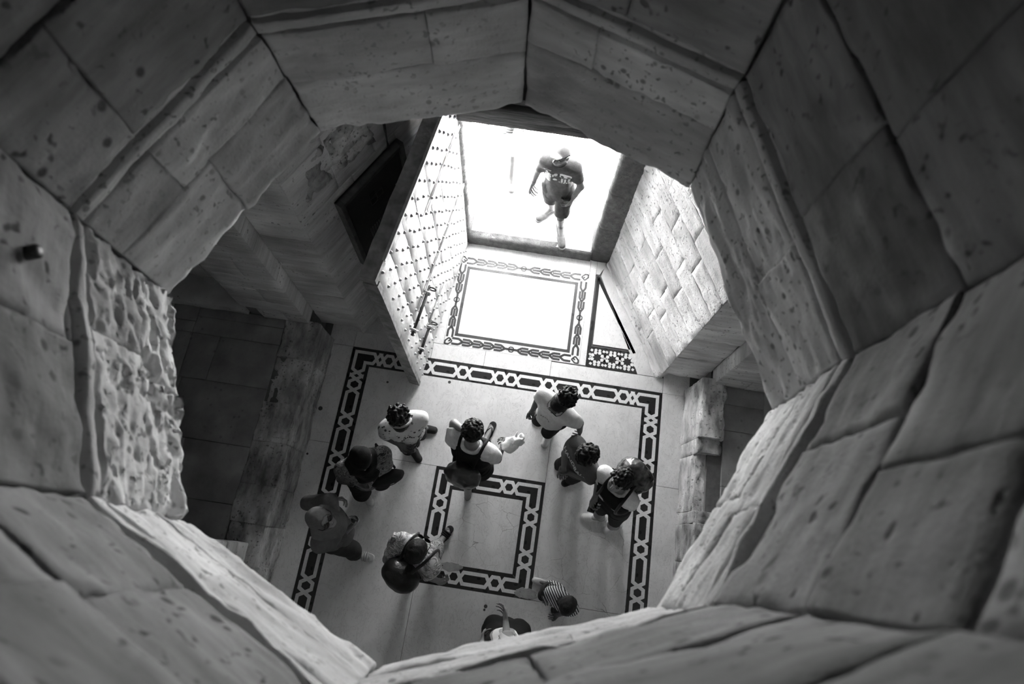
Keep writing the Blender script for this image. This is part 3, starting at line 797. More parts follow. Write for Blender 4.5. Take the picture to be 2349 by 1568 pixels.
def paving(x0, x1, rows, parent, seed, mat='slab', z=0.47):
    r = random.Random(seed); y = rows[0]
    for i in range(len(rows) - 1):
        xs = [x0]
        while xs[-1] < x1 - 0.5: xs.append(xs[-1] + 0.22 + 0.3 * r.random())
        xs[-1] = x1 if len(xs) > 1 else x1
        if xs[-1] != x1: xs.append(x1)
        for a, b in zip(xs[:-1], xs[1:]):
            ym = rows[i] + (rows[i + 1] - rows[i]) * (0.4 + 0.3 * r.random()) if r.random() < 0.35 else None
            spans = [(rows[i], rows[i + 1])] if ym is None else [(rows[i], ym), (ym, rows[i + 1])]
            for (c, d) in spans:
                stone('paving_slab', (A(a, c, z), A(b, c, z), A(b, d, z), A(a, d, z)), (0, 0, -0.05), M[mat], parent, nu=5, nv=5, amp=0.002, edge=0.006, chip=0.8, gap=0.003, seed=r.randint(0, 9999))
paving(-4.6, -2.56, [-0.2, 0.16, 0.72, 1.32, 1.80, 2.10], plat_l, 3)
paving(2.10, 4.3, [-0.2, 0.40, 1.05, 1.62, 2.10], plat_r, 4)
# ================================================================== the open door leaf, cabinet, small fittings
M['iron'] = mat_plain('worn iron', 0.06, 0.5, 0.3, 30, 0.3, 0.5, 0.6)
M['bright_iron'] = mat_plain('worn pale iron', 0.42, 0.42, 0.2, 30, 0.3, 0.5, 0.5)
def mat_doorplate():
    m = NT('pale plated door face')
    sv = m.scale((1.5, 3.0, 9.0))
    c = m.ramp(m.noise(2.2, 5, 0.65, m.scale((3, 3, 0.8))), [(0.3, 0.40), (0.62, 0.66)])
    c = m.mul(c, m.ramp(m.noise(14, 4, 0.6, m.scale((1, 1, 0.12))), [(0.30, 0.6), (0.42, 1.0)]))
    return m.out(c, 0.55, m.bump(m.noise(22, 4), 0.35, 0.006), 0.0, 0.4)
M['doorplate'] = mat_doorplate()
M['edge_wood'] = mat_plain('weathered grey timber', 0.22, 0.85, 0.4, 10, 0.8)
DF, DH = A(-1.10, 1.745), A(-0.865, 3.50)
de = nrm(DH - DF); dn = A(de[1], -de[0]); DLEN = np.linalg.norm(DH - DF)
def dpt(s, t, z): q = DF + de * s - dn * t; return A(q[0], q[1], z)
leaf = empty('door_1', (DF[0], DF[1], 0), kind='structure', label='tall studded door leaf standing open into the hall')
def lpart(name, mesh, mat, par=None):
    o = obj(name, mesh, mat, leaf); o.matrix_parent_inverse = Matrix.Translation((-DF[0], -DF[1], 0)); return o
DZT, DZB, TH = 2.76, 0.03, 0.115
nb = 7
for i in range(nb):
    s0, s1 = DLEN * i / nb, DLEN * (i + 1) / nb
    V, Q = stone_mesh(dpt(s0, 0.012, DZB), dpt(s1, 0.012, DZB), dpt(s1, 0.012, DZT - 0.02), dpt(s0, 0.012, DZT - 0.02), (*(-dn * (TH - 0.03)), 0), nu=5, nv=30, amp=0.003, edge=0.004, gap=0.0012, seed=1300 + i, freq=5)
    lpart('door_board', npmesh('door_board', V, Q), M['doorplate'])
def bar_mesh(pts, w0, w1, amp=0.0, seed=0):
    "box beam given by start, end, half sizes along two axes"
    (p, q, ax, ay) = pts
    p, q, ax, ay = [np.asarray(x, float) for x in (p, q, ax, ay)]
    n = 14; V = []
    for i in range(n + 1):
        c = p + (q - p) * i / n
        for a, b in ((-1, -1), (1, -1), (1, 1), (-1, 1)): V.append(c + ax * w0 * a + ay * w1 * b)
    V = np.array(V)
    if amp: V = V + amp * np.stack([vnoise(V * 6, seed + k) for k in range(3)], -1)
    Fc = [(i * 4 + j, i * 4 + (j + 1) % 4, (i + 1) * 4 + (j + 1) % 4, (i + 1) * 4 + j) for i in range(n) for j in range(4)] + [(3, 2, 1, 0), tuple(n * 4 + k for k in range(4))]
    m = pmesh('bar', V, Fc); bm = bmesh.new(); bm.from_mesh(m); bmesh.ops.recalc_face_normals(bm, faces=bm.faces); bm.to_mesh(m); bm.free()
    return m
n3, e3, z3 = A(dn[0], dn[1], 0), A(de[0], de[1], 0), A(0, 0, 1)
lpart('edge_rail', bar_mesh((dpt(-0.012, TH / 2 + 0.002, 0.02), dpt(-0.012, TH / 2 + 0.002, DZT - 0.10), e3, n3), 0.022, TH / 2, 0.006, 2), M['edge_wood'])
lpart('top_rail', bar_mesh((dpt(0.14, TH / 2 + 0.012, DZT - 0.02), dpt(DLEN, TH / 2 + 0.012, DZT - 0.02), z3, n3), 0.022, TH / 2, 0.006, 5), M['edge_wood'])
lpart('top_block', bar_mesh((dpt(-0.035, TH / 2 + 0.006, DZT - 0.03), dpt(0.14, TH / 2 + 0.006, DZT - 0.03), z3, n3), 0.035, TH / 2 + 0.004, 0.005, 8), M['edge_wood'])
lpart('top_strip', bar_mesh((dpt(0.13, 0.0, DZT + 0.0), dpt(DLEN, 0.0, DZT + 0.0), z3, n3), 0.012, 0.012, 0.002, 9), M['bright_iron'])
for zz, s0, s1 in ((1.30, 0.35, DLEN), (0.62, 0.10, 0.95), (2.20, 0.9, DLEN)):
    lpart('iron_strap', bar_mesh((dpt(s0, -0.004, zz), dpt(s1, -0.004, zz + 0.02), z3, n3), 0.022, 0.004, 0.002, 11), M['bright_iron'])
# studs: low pointed domes in staggered rows, one mesh for all
sv = []; sf = []
prof = [(0.021, 0.0), (0.019, 0.009), (0.013, 0.018), (0.006, 0.024)]
ns = 8
for r_, hgt in prof:
    for k in range(ns): sv.append(n3 * hgt + (e3 * math.cos(2 * math.pi * k / ns) + z3 * math.sin(2 * math.pi * k / ns)) * r_)
sv.append(n3 * 0.027)
for i in range(len(prof) - 1):
    for k in range(ns): sf.append((i * ns + k, i * ns + (k + 1) % ns, (i + 1) * ns + (k + 1) % ns, (i + 1) * ns + k))
sf += [(3 * ns + k, 3 * ns + (k + 1) % ns, 4 * ns) for k in range(ns)]
stud_me = pmesh('stud', sv, sf, True)
rs = random.Random(5)
M['stud'] = mat_plain('stud iron', 0.36, 0.5, 0.3, 40, 0.2, 0.5, 0.3)
row = 0; zz = 0.10
while zz < DZT - 0.06:
    for c in range(11):
        s = 0.075 + c * 0.158 + (0.079 if row % 2 else 0)
        if s > DLEN - 0.06: continue
        o = lpart('stud', stud_me, M['stud'])
        p = dpt(s + rs.uniform(-.012, .012), -0.001, zz + rs.uniform(-.012, .012)); o.location = (p[0], p[1], p[2])
        o.scale = (0.74,) * 3
    row += 1; zz += 0.118
def tube(pts, r, n=8, closed=False):
    pts = [np.asarray(p, float) for p in pts]; V = []; Fc = []
    L = len(pts)
    up = A(0, 0, 1)
    for i, p in enumerate(pts):
        a = pts[i - 1] if (i > 0 or closed) else p; b = pts[(i + 1) % L] if (i < L - 1 or closed) else p
        d = nrm(b - a); u = np.cross(d, up)
        if np.linalg.norm(u) < 0.05: u = np.cross(d, A(1, 0, 0))
        u = nrm(u); w = np.cross(d, u); rr_ = r[i] if hasattr(r, '__len__') else r
        for k in range(n): V.append(p + (u * math.cos(2 * math.pi * k / n) + w * math.sin(2 * math.pi * k / n)) * rr_)
    m = L if closed else L - 1
    for i in range(m):
        j = (i + 1) % L
        for k in range(n): Fc.append((i * n + k, j * n + k, j * n + (k + 1) % n, i * n + (k + 1) % n))
    if not closed: Fc += [tuple(range(n)), tuple(range((L - 1) * n, L * n))[::-1]]
    m_ = pmesh('tube', V, Fc, True); bm = bmesh.new(); bm.from_mesh(m_); bmesh.ops.recalc_face_normals(bm, faces=bm.faces); bm.to_mesh(m_); bm.free()
    return m_
# two sliding bolts with staples and ring handles
for (s0, s1, z0) in ((0.10, 0.62, 1.32), (0.12, 0.50, 0.72)):
    lpart('bolt_bar', tube([dpt(s0, -0.032, z0), dpt(s1, -0.032, z0)], 0.014), M['iron'])
    for s in (s0 + 0.05, s1 - 0.08):
        lpart('bolt_staple', tube([dpt(s, 0.0, z0 - 0.035), dpt(s, -0.05, z0 - 0.03), dpt(s, -0.058, z0), dpt(s, -0.05, z0 + 0.03), dpt(s, 0.0, z0 + 0.035)], 0.012), M['bright_iron'])
    c = dpt(s1 - 0.02, -0.06, z0 - 0.02)
    lpart('bolt_ring', tube([c + n3 * 0.035 * math.cos(t) + z3 * 0.035 * math.sin(t) for t in np.linspace(0, 2 * math.pi, 12, endpoint=False)], 0.008, 6, True), M['iron'])

# dark cabinet set against the left splayed wall
W0, W1 = A(-1.85, 2.215), A(-1.15, 3.56); we = nrm(W1 - W0); wnn = A(we[1], -we[0])
def wpt(s, t, z): q = W0 + we * s + wnn * t; return A(q[0], q[1], z)
M['dark_paint'] = mat_plain('dark painted steel', 0.035, 0.5, 0.2, 8, 0.1, 0.4)
M['dark_frame'] = mat_plain('dark frame timber', 0.10, 0.7, 0.3, 12, 0.4)
M['sticker'] = mat_plain('sticker', 0.02, 0.5, 0.2, 30, 0.1)
def sbox(s0, s1, t0, t1, z0, z1):
    v = [wpt(s, t, z) for z in (z0, z1) for (s, t) in ((s0, t0), (s1, t0), (s1, t1), (s0, t1))]
    f = [(3, 2, 1, 0), (4, 5, 6, 7), (0, 1, 5, 4), (1, 2, 6, 5), (2, 3, 7, 6), (3, 0, 4, 7)]
    m = pmesh('box', v, f); bm = bmesh.new(); bm.from_mesh(m); bmesh.ops.recalc_face_normals(bm, faces=bm.faces); bmesh.ops.bevel(bm, geom=bm.edges[:], offset=0.004, segments=1, affect='EDGES'); bm.to_mesh(m); bm.free(); return m
cb = empty('wall_cabinet', tuple(wpt(0.32, 0, 1.30)), label='dark steel wall cabinet half hidden behind the open door', category='cabinet')
def cpart(name, mesh, mat, par=None):
    o = obj(name, mesh, mat, par or cb)
    o.matrix_parent_inverse = Matrix.Translation(-Vector(wpt(0.32, 0, 1.30))); return o
S0, S1, Z0, Z1 = 0.32, 1.10, 1.30, 2.36
cpart('backing', sbox(S0, S1, 0.012, 0.035, Z0, Z1), M['dark_frame'])
for a in ((S0, S0 + 0.045, Z0, Z1), (S1 - 0.045, S1, Z0, Z1), (S0 + 0.045, S1 - 0.045, Z0, Z0 + 0.045), (S0 + 0.045, S1 - 0.045, Z1 - 0.045, Z1)):
    cpart('frame_bar', sbox(a[0], a[1], 0.012, 0.09, a[2], a[3]), M['dark_frame'])
cd = cpart('cabinet_door', sbox(S0 + 0.05, S1 - 0.05, 0.036, 0.066, Z0 + 0.05, Z1 - 0.05), M['dark_paint'])
for k in range(8):
    o = obj('vent_slat', sbox(0.52 + k * 0.028, 0.535 + k * 0.028, 0.066, 0.072, 1.50, 1.72), M['dark_frame'], cd)
for k, (s_, z_) in enumerate(((0.62, 2.08), (0.70, 2.0), (0.62, 1.98))):
    obj('sticker', sbox(s_, s_ + 0.075, 0.066, 0.069, z_, z_ + 0.07), M['sticker'], cd)
obj('handle', tube([wpt(0.93, 0.066, 1.78), wpt(0.93, 0.10, 1.80), wpt(0.93, 0.10, 1.92), wpt(0.93, 0.066, 1.94)], 0.01), M['dark_frame'], cd)
cond = obj('conduit_pipe', tube([wpt(0.98, 0.03, 2.36), wpt(0.99, 0.03, 2.6), wpt(1.02, 0.03, 2.9), wpt(1.05, 0.03, 3.3), wpt(1.05, 0.03, 4.4)], 0.011), M['dark_frame'], None, label='thin conduit running up the wall from the dark cabinet', category='pipe')
# rough lumps of plaster above the cabinet
for k, (s_, z_, w_, h_) in enumerate(((0.12, 2.62, 0.30, 0.36), (0.45, 2.55, 0.42, 0.45), (0.18, 3.05, 0.5, 0.35))):
    q = (wpt(s_, 0.02, z_), wpt(s_ + w_, 0.02, z_), wpt(s_ + w_, 0.02, z_ + h_), wpt(s_, 0.02, z_ + h_))
    stone('plaster_patch', q, (-wnn[0] * 0.08, -wnn[1] * 0.08, 0), M['kerb'], wall_left, nu=22, nv=22, amp=0.03, edge=0.05, chip=1.2, gap=0.0, seed=1500 + k, freq=9)
# iron peg in the left face of the shaft
bpy.context.view_layer.update()
_d = ray(62, 580)
_hit = SC.ray_cast(bpy.context.evaluated_depsgraph_get(), Vector((0, 0, CAM_H)), Vector(nrm(_d)))
pk = A(*_hit[1]) if _hit[0] else at(62, 580, 5.4)
obj('iron_peg', tube([pk + outw(7) * 0.03, pk, pk - outw(7) * 0.028, pk - outw(7) * 0.032], [0.019, 0.019, 0.019, 0.015], 10), M['iron'], None, label='short black iron peg sticking out of the left shaft wall', category='peg')
# ================================================================== people: signed-distance bodies and clothes, polygonised with surface nets
class Field:
    def __init__(s, lo, hi, h):
        s.h = h; s.lo = np.asarray(lo, float); n = np.ceil((np.asarray(hi) - s.lo) / h).astype(int) + 1
        s.F = np.full(n, 0.5); s.n = n
    def _sub(s, lo, hi):
        a = np.clip(np.floor((np.asarray(lo) - s.lo) / s.h).astype(int), 0, s.n); b = np.clip(np.ceil((np.asarray(hi) - s.lo) / s.h).astype(int) + 1, 0, s.n)
        sl = tuple(slice(x, y) for x, y in zip(a, b))
        if any(y <= x for x, y in zip(a, b)): return None, None
        g = np.meshgrid(*[s.lo[i] + s.h * np.arange(a[i], b[i]) for i in range(3)], indexing='ij')
        return sl, np.stack(g, -1)
    def _min(s, sl, d, k):
        f = s.F[sl]
        if k > 0:
            t = np.clip(0.5 + 0.5 * (f - d) / k, 0, 1); s.F[sl] = f * (1 - t) + d * t - k * t * (1 - t)
        else: s.F[sl] = np.minimum(f, d)
    def cap(s, a, b, ra, rb, k=0.02, off=0.0):
        a, b = np.asarray(a, float), np.asarray(b, float); ra += off; rb += off; R = max(ra, rb) + k + 0.04
        sl, P = s._sub(np.minimum(a, b) - R, np.maximum(a, b) + R)
        if sl is None: return
        ab = b - a; t = np.clip(((P - a) @ ab) / (ab @ ab + 1e-12), 0, 1)
        d = np.linalg.norm(P - (a + t[..., None] * ab), axis=-1) - (ra + t * (rb - ra))
        s._min(sl, d, k)
    def _ell(s, P, c, fr, rad):
        q = (P - c) @ np.asarray(fr).T; rad = np.asarray(rad)
        k0 = np.linalg.norm(q / rad, axis=-1); k1 = np.linalg.norm(q / rad ** 2, axis=-1) + 1e-9
        return k0 * (k0 - 1) / k1
    def ell(s, c, fr, rad, k=0.02, off=0.0):
        rad = np.asarray(rad, float) + off; R = rad.max() + k + 0.04
        sl, P = s._sub(np.asarray(c) - R, np.asarray(c) + R)
        if sl is None: return
        s._min(sl, s._ell(P, c, fr, rad), k)
    def ell_sub(s, c, fr, rad):
        R = max(rad) + 0.05
        sl, P = s._sub(np.asarray(c) - R, np.asarray(c) + R)
        if sl is None: return
        s.F[sl] = np.maximum(s.F[sl], -s._ell(P, c, fr, rad))
    def _all(s):
        g = [s.lo[i] + s.h * np.arange(s.n[i]) for i in range(3)]
        return g
    def clip(s, p, n):
        "keep the half space (x - p).n < 0"
        g = s._all(); n = np.asarray(n, float)
        d = (g[0] - p[0])[:, None, None] * n[0] + (g[1] - p[1])[None, :, None] * n[1] + (g[2] - p[2])[None, None, :] * n[2]
        s.F = np.maximum(s.F, d)
    def clip_near(s, a, b, n, r):
        "cut off everything beyond b along n, only within r of b (sleeve ends)"
        b = np.asarray(b, float); sl, P = s._sub(b - r, b + r)
        if sl is None: return
        d = (P - b) @ np.asarray(n); near = np.linalg.norm(P - b, axis=-1) < r
        s.F[sl] = np.where(near, np.maximum(s.F[sl], d), s.F[sl])
    def wrinkle(s, amp, freq, seed, st=(1, 1, 1)):
        m = np.abs(s.F) < amp + 2 * s.h
        ii = np.argwhere(m); P = s.lo + s.h * ii
        s.F[m] += amp * fbm(P * freq * np.array(st), seed, 2)
    def mesh(s):
        F = s.F; I = F < 0
        n = F.shape
        c = [F[dx:n[0] - 1 + dx, dy:n[1] - 1 + dy, dz:n[2] - 1 + dz] for dx in (0, 1) for dy in (0, 1) for dz in (0, 1)]
        cnt = sum((x < 0).astype(np.int8) for x in c)
        act = (cnt > 0) & (cnt < 8)
        ids = np.full(act.shape, -1, np.int64); idx = np.argwhere(act)
        ids[act] = np.arange(len(idx))
        vals = np.stack([x[act] for x in c], -1)
        offs = np.array([(dx, dy, dz) for dx in (0, 1) for dy in (0, 1) for dz in (0, 1)], float)
        pos = np.zeros((len(idx), 3)); num = np.zeros(len(idx))
        for a in range(8):
            for b in range(a + 1, 8):
                if np.abs(offs[a] - offs[b]).sum() != 1: continue
                va, vb = vals[:, a], vals[:, b]; m = (va < 0) != (vb < 0)
                t = np.where(m, va / np.where(m, va - vb, 1), 0)
                p = offs[a] + t[:, None] * (offs[b] - offs[a])
                pos += np.where(m[:, None], p, 0); num += m
        V = s.lo + s.h * (idx + pos / num[:, None])
        Q = []
        for ax in range(3):
            u, v = [(1, 2), (2, 0), (0, 1)][ax]
            A0 = [slice(None)] * 3; A1 = [slice(None)] * 3; A0[ax] = slice(0, n[ax] - 1); A1[ax] = slice(1, n[ax])
            i0, i1 = I[tuple(A0)], I[tuple(A1)]
            for flip in (False, True):
                e = np.argwhere((i0 & ~i1) if not flip else (~i0 & i1))
                e = e[(e[:, u] > 0) & (e[:, v] > 0) & (e[:, u] < n[u] - 1) & (e[:, v] < n[v] - 1)]
                if not len(e): continue
                def cell(du, dv):
                    k = e.copy(); k[:, u] -= du; k[:, v] -= dv; return ids[k[:, 0], k[:, 1], k[:, 2]]
                q = np.stack([cell(1, 1), cell(0, 1), cell(0, 0), cell(1, 0)], -1)
                Q.append(q if not flip else q[:, ::-1])
        return V, np.vstack(Q)
def fmesh(name, Fd, smooth=2):
    V, Q = Fd.mesh()
    # one gentle relaxation keeps the net smooth
    for _ in range(smooth):
        acc = np.zeros_like(V); cnt = np.zeros(len(V))
        for a, b in ((0, 1), (1, 2), (2, 3), (3, 0)):
            np.add.at(acc, Q[:, a], V[Q[:, b]]); np.add.at(cnt, Q[:, a], 1)
            np.add.at(acc, Q[:, b], V[Q[:, a]]); np.add.at(cnt, Q[:, b], 1)
        V = V * 0.5 + 0.5 * acc / np.maximum(cnt, 1)[:, None]
    return npmesh(name, V, Q, True)

def ik(a, c, l1, l2, pole):
    a, c = np.asarray(a, float), np.asarray(c, float); d = c - a; L = np.linalg.norm(d)
    if L > (l1 + l2) * 0.995:
        s = L / ((l1 + l2) * 0.995); l1 *= s; l2 *= s
    u = d / L; x = (l1 * l1 - l2 * l2 + L * L) / (2 * L); h = math.sqrt(max(l1 * l1 - x * x, 0))
    p = np.asarray(pole, float); p = p - u * (p @ u); p = nrm(p)
    return a + u * x + p * h

SKIN = {}
def skin_mat(g):
    if g not in SKIN: SKIN[g] = mat_plain('skin %.2f' % g, g, 0.5, 0.06, 25, 0.05, 0.35)
    return SKIN[g]
def cloth(name, g, var=0.12, scale=30, bump=0.3): return mat_plain(name, g, 0.85, var, scale, bump, 0.15)
def cloth_stripes(name, a, b, scale, axis=(0, 0, 1), thr=0.5):
    m = NT(name); w = m.n('ShaderNodeTexWave'); w.wave_type = 'BANDS'; w.bands_direction = 'X'
    mp = m.n('ShaderNodeMapping'); ax = Vector(axis).normalized(); q = ax.rotation_difference(Vector((1, 0, 0))).to_euler(); mp.inputs['Rotation'].default_value = q
    m.l(m.co, mp.inputs[0]); m.l(mp.outputs[0], w.inputs['Vector']); w.inputs['Scale'].default_value = scale; w.inputs['Distortion'].default_value = 0.6
    c = m.ramp(w.outputs['Fac'], [(thr - 0.04, a), (thr + 0.04, b)]); return m.out(c, 0.85, None, spec=0.15)
def cloth_spots(name, base, dark, scale, size=0.3):
    m = NT(name); d = m.vor(scale); k = m.ramp(d, [(size - 0.04, 1.0), (size + 0.02, 0.0)]); g = m.ramp(m.noise(scale * 0.4, 2), [(0.45, 0.2), (0.5, 1.0)])
    return m.out(m.mix(m.math('MULTIPLY', k, g), base, dark), 0.85, m.bump(m.noise(40, 3), 0.2, 0.005), spec=0.15)
def cloth_swirl(name, a, b, scale, dist=3.0):
    m = NT(name); n = m.noise(scale, 3, 0.6, None, dist); c = m.ramp(n, [(0.40, a), (0.50, b), (0.55, a * 1.5), (0.66, b * 0.8)])
    return m.out(c, 0.85, m.bump(m.noise(40, 3), 0.2, 0.005), spec=0.15)
M['hair'] = mat_plain('black hair', 0.010, 0.5, 0.3, 60, 0.9, 0.25)
M['lens'] = mat_plain('sunglass lens', 0.008, 0.12, 0.05, 5, 0.0, 0.6)
M['eye'] = mat_plain('dark eye', 0.015, 0.2, 0.1, 20, 0.0, 0.6)
M['lip'] = mat_plain('lips', 0.10, 0.5, 0.1, 20, 0.0, 0.3)
M['white_cloth'] = cloth('white cotton', 0.72)
M['black_cloth'] = cloth('black cloth', 0.015)
M['denim'] = cloth('dark denim', 0.04, 0.2)
M['sole'] = mat_plain('pale rubber sole', 0.6, 0.6, 0.05)
M['dark_sole'] = mat_plain('dark rubber sole', 0.02, 0.6, 0.05)

def hand_caps(F, wrist, d, n, side, curl=0.5, sc=1.0, spread=0.12, thumb=0.6):
    "palm and five unequal fingers; d along the hand, n out of the palm, side +1 right hand"
    d = nrm(d); n = np.asarray(n, float); n = nrm(n - d * (n @ d)); t = np.cross(d, n) * side
    K = 0.006 * sc
    kn = []
    for i, (off, ln) in enumerate(((0.030, 0.086), (0.010, 0.090), (-0.011, 0.085), (-0.030, 0.076))):
        b = wrist + t * off * 0.55 * sc + d * 0.008 * sc; k = wrist + t * off * sc + d * ln * sc
        F.cap(b, k, 0.0135 * sc, 0.0115 * sc, 0.010 * sc); kn.append((k, off))
    for i, (k, off) in enumerate(kn):
        ls = [(0.043, 0.027, 0.021), (0.047, 0.031, 0.022), (0.044, 0.029, 0.021), (0.034, 0.021, 0.018)][i]
        ang = 0.15 + 0.05 * i; p = k; r = [0.0093, 0.0095, 0.0090, 0.0080][i] * sc
        lat = t * (off / 0.03) * spread
        for j, L in enumerate(ls):
            ang += curl * (1.0, 1.25, 0.8)[j]
            dd = nrm(d * math.cos(ang) + n * math.sin(ang) + lat * (1 if j == 0 else 0.4)); q = p + dd * L * sc
            F.cap(p, q, r, r * 0.9, K * 0.5); p = q; r *= 0.92
    # thumb leaves the side of the palm near its base
    p = wrist + t * 0.020 * sc + d * 0.022 * sc; q = p + nrm(t * 0.75 + d * 0.65 + n * 0.25) * 0.042 * sc
    F.cap(p, q, 0.0145 * sc, 0.0115 * sc, 0.008 * sc)
    q2 = q + nrm(t * (0.5 - 0.4 * thumb) + d * 0.8 + n * 0.5 * thumb) * 0.032 * sc; F.cap(q, q2, 0.0108 * sc, 0.0098 * sc, K * 0.5)
    q3 = q2 + nrm(d * 0.9 - t * 0.2 * thumb + n * 0.5 * thumb) * 0.025 * sc; F.cap(q2, q3, 0.0098 * sc, 0.0085 * sc, K * 0.5)

class Person:
    def __init__(s, label, h, head, feet, face, z0=0.0, headdir=None, hands=None, pelvis=None, skin=0.25, elbows=(None, None), knees=(None, None), build=1.0, chest=None, twist=0.0, handpose=None, palm=None):
        s.h = h; k = s.k = h / 1.70; s.z0 = z0; s.skin = skin_mat(skin); s.build = build
        U = A(0, 0, 1); f = nrm(A(face[0], face[1], 0)); s.f = f
        s.r = r = np.cross(f, U)                                # towards the person's right
        s.C = at(head[0], head[1], z0 + 0.935 * h) if len(head) == 2 else A(*head)
        s.feet = []
        for (hu, hv), (tu, tv) in feet: s.feet.append((at(hu, hv, z0 + 0.03), at(tu, tv, z0 + 0.02)))
        ank = [hl + nrm(tp - hl) * 0.035 * k + A(0, 0, 0.065 * k) for hl, tp in s.feet]
        m = (ank[0] + ank[1]) / 2
        s.P = at(pelvis[0], pelvis[1], z0 + 0.53 * h) if pelvis is not None else A(m[0] * 0.5 + s.C[0] * 0.5, m[1] * 0.5 + s.C[1] * 0.5, z0 + 0.53 * h)
        s.N = s.P + (s.C - s.P) * 0.74; s.N[2] = z0 + 0.835 * h
        if chest is not None: s.N = at(chest[0], chest[1], z0 + 0.835 * h)
        ct, st = math.cos(twist), math.sin(twist); rs_ = r * ct + f * st; s.rs = rs_
        s.fs = np.cross(U, rs_)
        s.Ch = s.P + (s.N - s.P) * 0.68
        s.sh = [s.N + rs_ * 0.172 * k * build - U * 0.030 * k, s.N - rs_ * 0.172 * k * build - U * 0.030 * k]   # right, left
        s.hip = [s.P + r * 0.088 * k * build, s.P - r * 0.088 * k * build]
        s.ank = ank
        s.knee = []
        for i in (0, 1):
            pole = f if knees[i] is None else np.asarray(knees[i], float)
            s.knee.append(ik(s.hip[i] - U * 0.02, ank[i], 0.42 * k, 0.40 * k, pole))
        s.wr = []; s.el = []
        for i in (0, 1):
            hd = hands[i] if hands and hands[i] is not None else None
            sg = 1 if i == 0 else -1
            w = at(*hd) if hd is not None else s.sh[i] + rs_ * sg * 0.07 * k - U * 0.50 * k + f * 0.10 * k
            reach = 0.53 * k; dv = w - s.sh[i]
            if np.linalg.norm(dv) > reach and not (elbows[i] is not None and isinstance(elbows[i][0], str)): w = s.sh[i] + nrm(dv) * reach
            pole = np.asarray(elbows[i], float) if elbows[i] is not None and not isinstance(elbows[i][0], str) else (-f * 0.6 + rs_ * sg * 0.5 - U * 0.4)
            if elbows[i] is not None and isinstance(elbows[i][0], str): s.el.append(at(*elbows[i][1:]))
            else: s.el.append(ik(s.sh[i], w, 0.285 * k, 0.25 * k, pole))
            s.wr.append(w)
        s.dbg = [tuple(round(float(np.linalg.norm(x)) / k, 2) for x in (s.el[i] - s.sh[i], s.wr[i] - s.el[i])) for i in (0, 1)]
        hd = nrm(headdir) if headdir is not None else nrm(f + A(0, 0, -0.25))
        s.hf = hd; s.hr = nrm(np.cross(hd, U)); s.hu = np.cross(s.hr, hd)
        s.handpose = handpose or (0.45, 0.45); s.palm = palm or (None, None)
        base = (m[0], m[1], z0)
        s.e = empty('person', base, label=label, category='person'); s.inv = Matrix.Translation(-Vector(base))
        allp = [s.C, s.P] + s.sh + s.hip + ank + s.wr + s.el + s.knee + [p for ft in s.feet for p in ft]
        s.lo = np.min(allp, 0) - 0.24 * k - 0.03; s.hi = np.max(allp, 0) + 0.24 * k + 0.03
        s.lo[2] = max(s.lo[2], z0 - 0.03)
        s.seed = int(abs(s.C[0] * 1000 + s.C[1] * 777)) % 9999
        s.body_done = False; s.vested = False
    def part(s, name, mesh, mat, parent=None, **props):
        o = obj(name, mesh, mat, parent or s.e, **props); o.matrix_parent_inverse = s.inv if parent is None else Matrix.Identity(4); return o
    def fld(s, h=0.0125, lo=None, hi=None): return Field(s.lo if lo is None else lo, s.hi if hi is None else hi, h)
    # ---- shared shapes
    def torso(s, F, off=0.0, kk=0.04):
        k, b = s.k, s.build * 0.86; r, f = s.rs, s.fs
        for sg in (1, -1):
            F.cap(s.P + s.r * sg * 0.070 * k * b - A(0, 0, 0.03 * k), s.P + s.r * sg * 0.055 * k * b + (s.Ch - s.P) * 0.45, 0.102 * k * b, 0.090 * k * b, kk, off)
            F.cap(s.P + s.r * sg * 0.055 * k * b + (s.Ch - s.P) * 0.45, s.Ch + r * sg * 0.075 * k * b + f * 0.015 * k, 0.090 * k * b, 0.103 * k * b, kk, off)
            F.cap(s.Ch + r * sg * 0.075 * k * b, s.N + r * sg * 0.09 * k - A(0, 0, 0.03 * k), 0.100 * k * b, 0.062 * k, kk, off)
        F.cap(s.N - A(0, 0, 0.04 * k) + r * 0.15 * k * b, s.N - A(0, 0, 0.04 * k) - r * 0.15 * k * b, 0.058 * k, 0.058 * k, kk, off)
    def bust(s, F, off=0.0, amt=0.05):
        for sg in (1, -1): F.ell(s.Ch + s.rs * sg * 0.075 * s.k + s.fs * 0.072 * s.k - A(0, 0, 0.01), np.eye(3), (0.055 * s.k,) * 3, 0.03, off)
    def arm(s, F, i, off=0.0, t1=1.0, kk=0.025, t0=1.0):
        k, b = s.k, s.build
        F.cap(s.sh[i], s.sh[i] + (s.el[i] - s.sh[i]) * t0, 0.054 * k * b, (0.054 - 0.012 * t0) * k * b, kk, off)
        if t1 > 0: F.cap(s.el[i], s.el[i] + (s.wr[i] - s.el[i]) * t1, 0.042 * k * b, (0.042 + (0.027 - 0.042) * t1) * k * b, kk * 0.6, off)
    def leg(s, F, i, off=0.0, t1=1.0, kk=0.03, t0=1.0):
        k, b = s.k, s.build; h0 = s.hip[i] - A(0, 0, 0.02 * k)
        F.cap(h0, h0 + (s.knee[i] - h0) * t0, 0.078 * k * b, (0.078 - 0.028 * t0) * k * b, kk, off)
        if t1 > 0:
            q = s.knee[i] + (s.ank[i] - s.knee[i]) * t1
            mid = s.knee[i] + (s.ank[i] - s.knee[i]) * 0.35 * min(1, t1 / 0.35) - s.f * 0.015 * k
            F.cap(s.knee[i], mid, 0.049 * k * b, 0.050 * k * b, kk * 0.6, off)
            if t1 > 0.35: F.cap(mid, q, 0.050 * k * b, (0.050 - 0.016 * t1) * k * b, kk * 0.6, off)
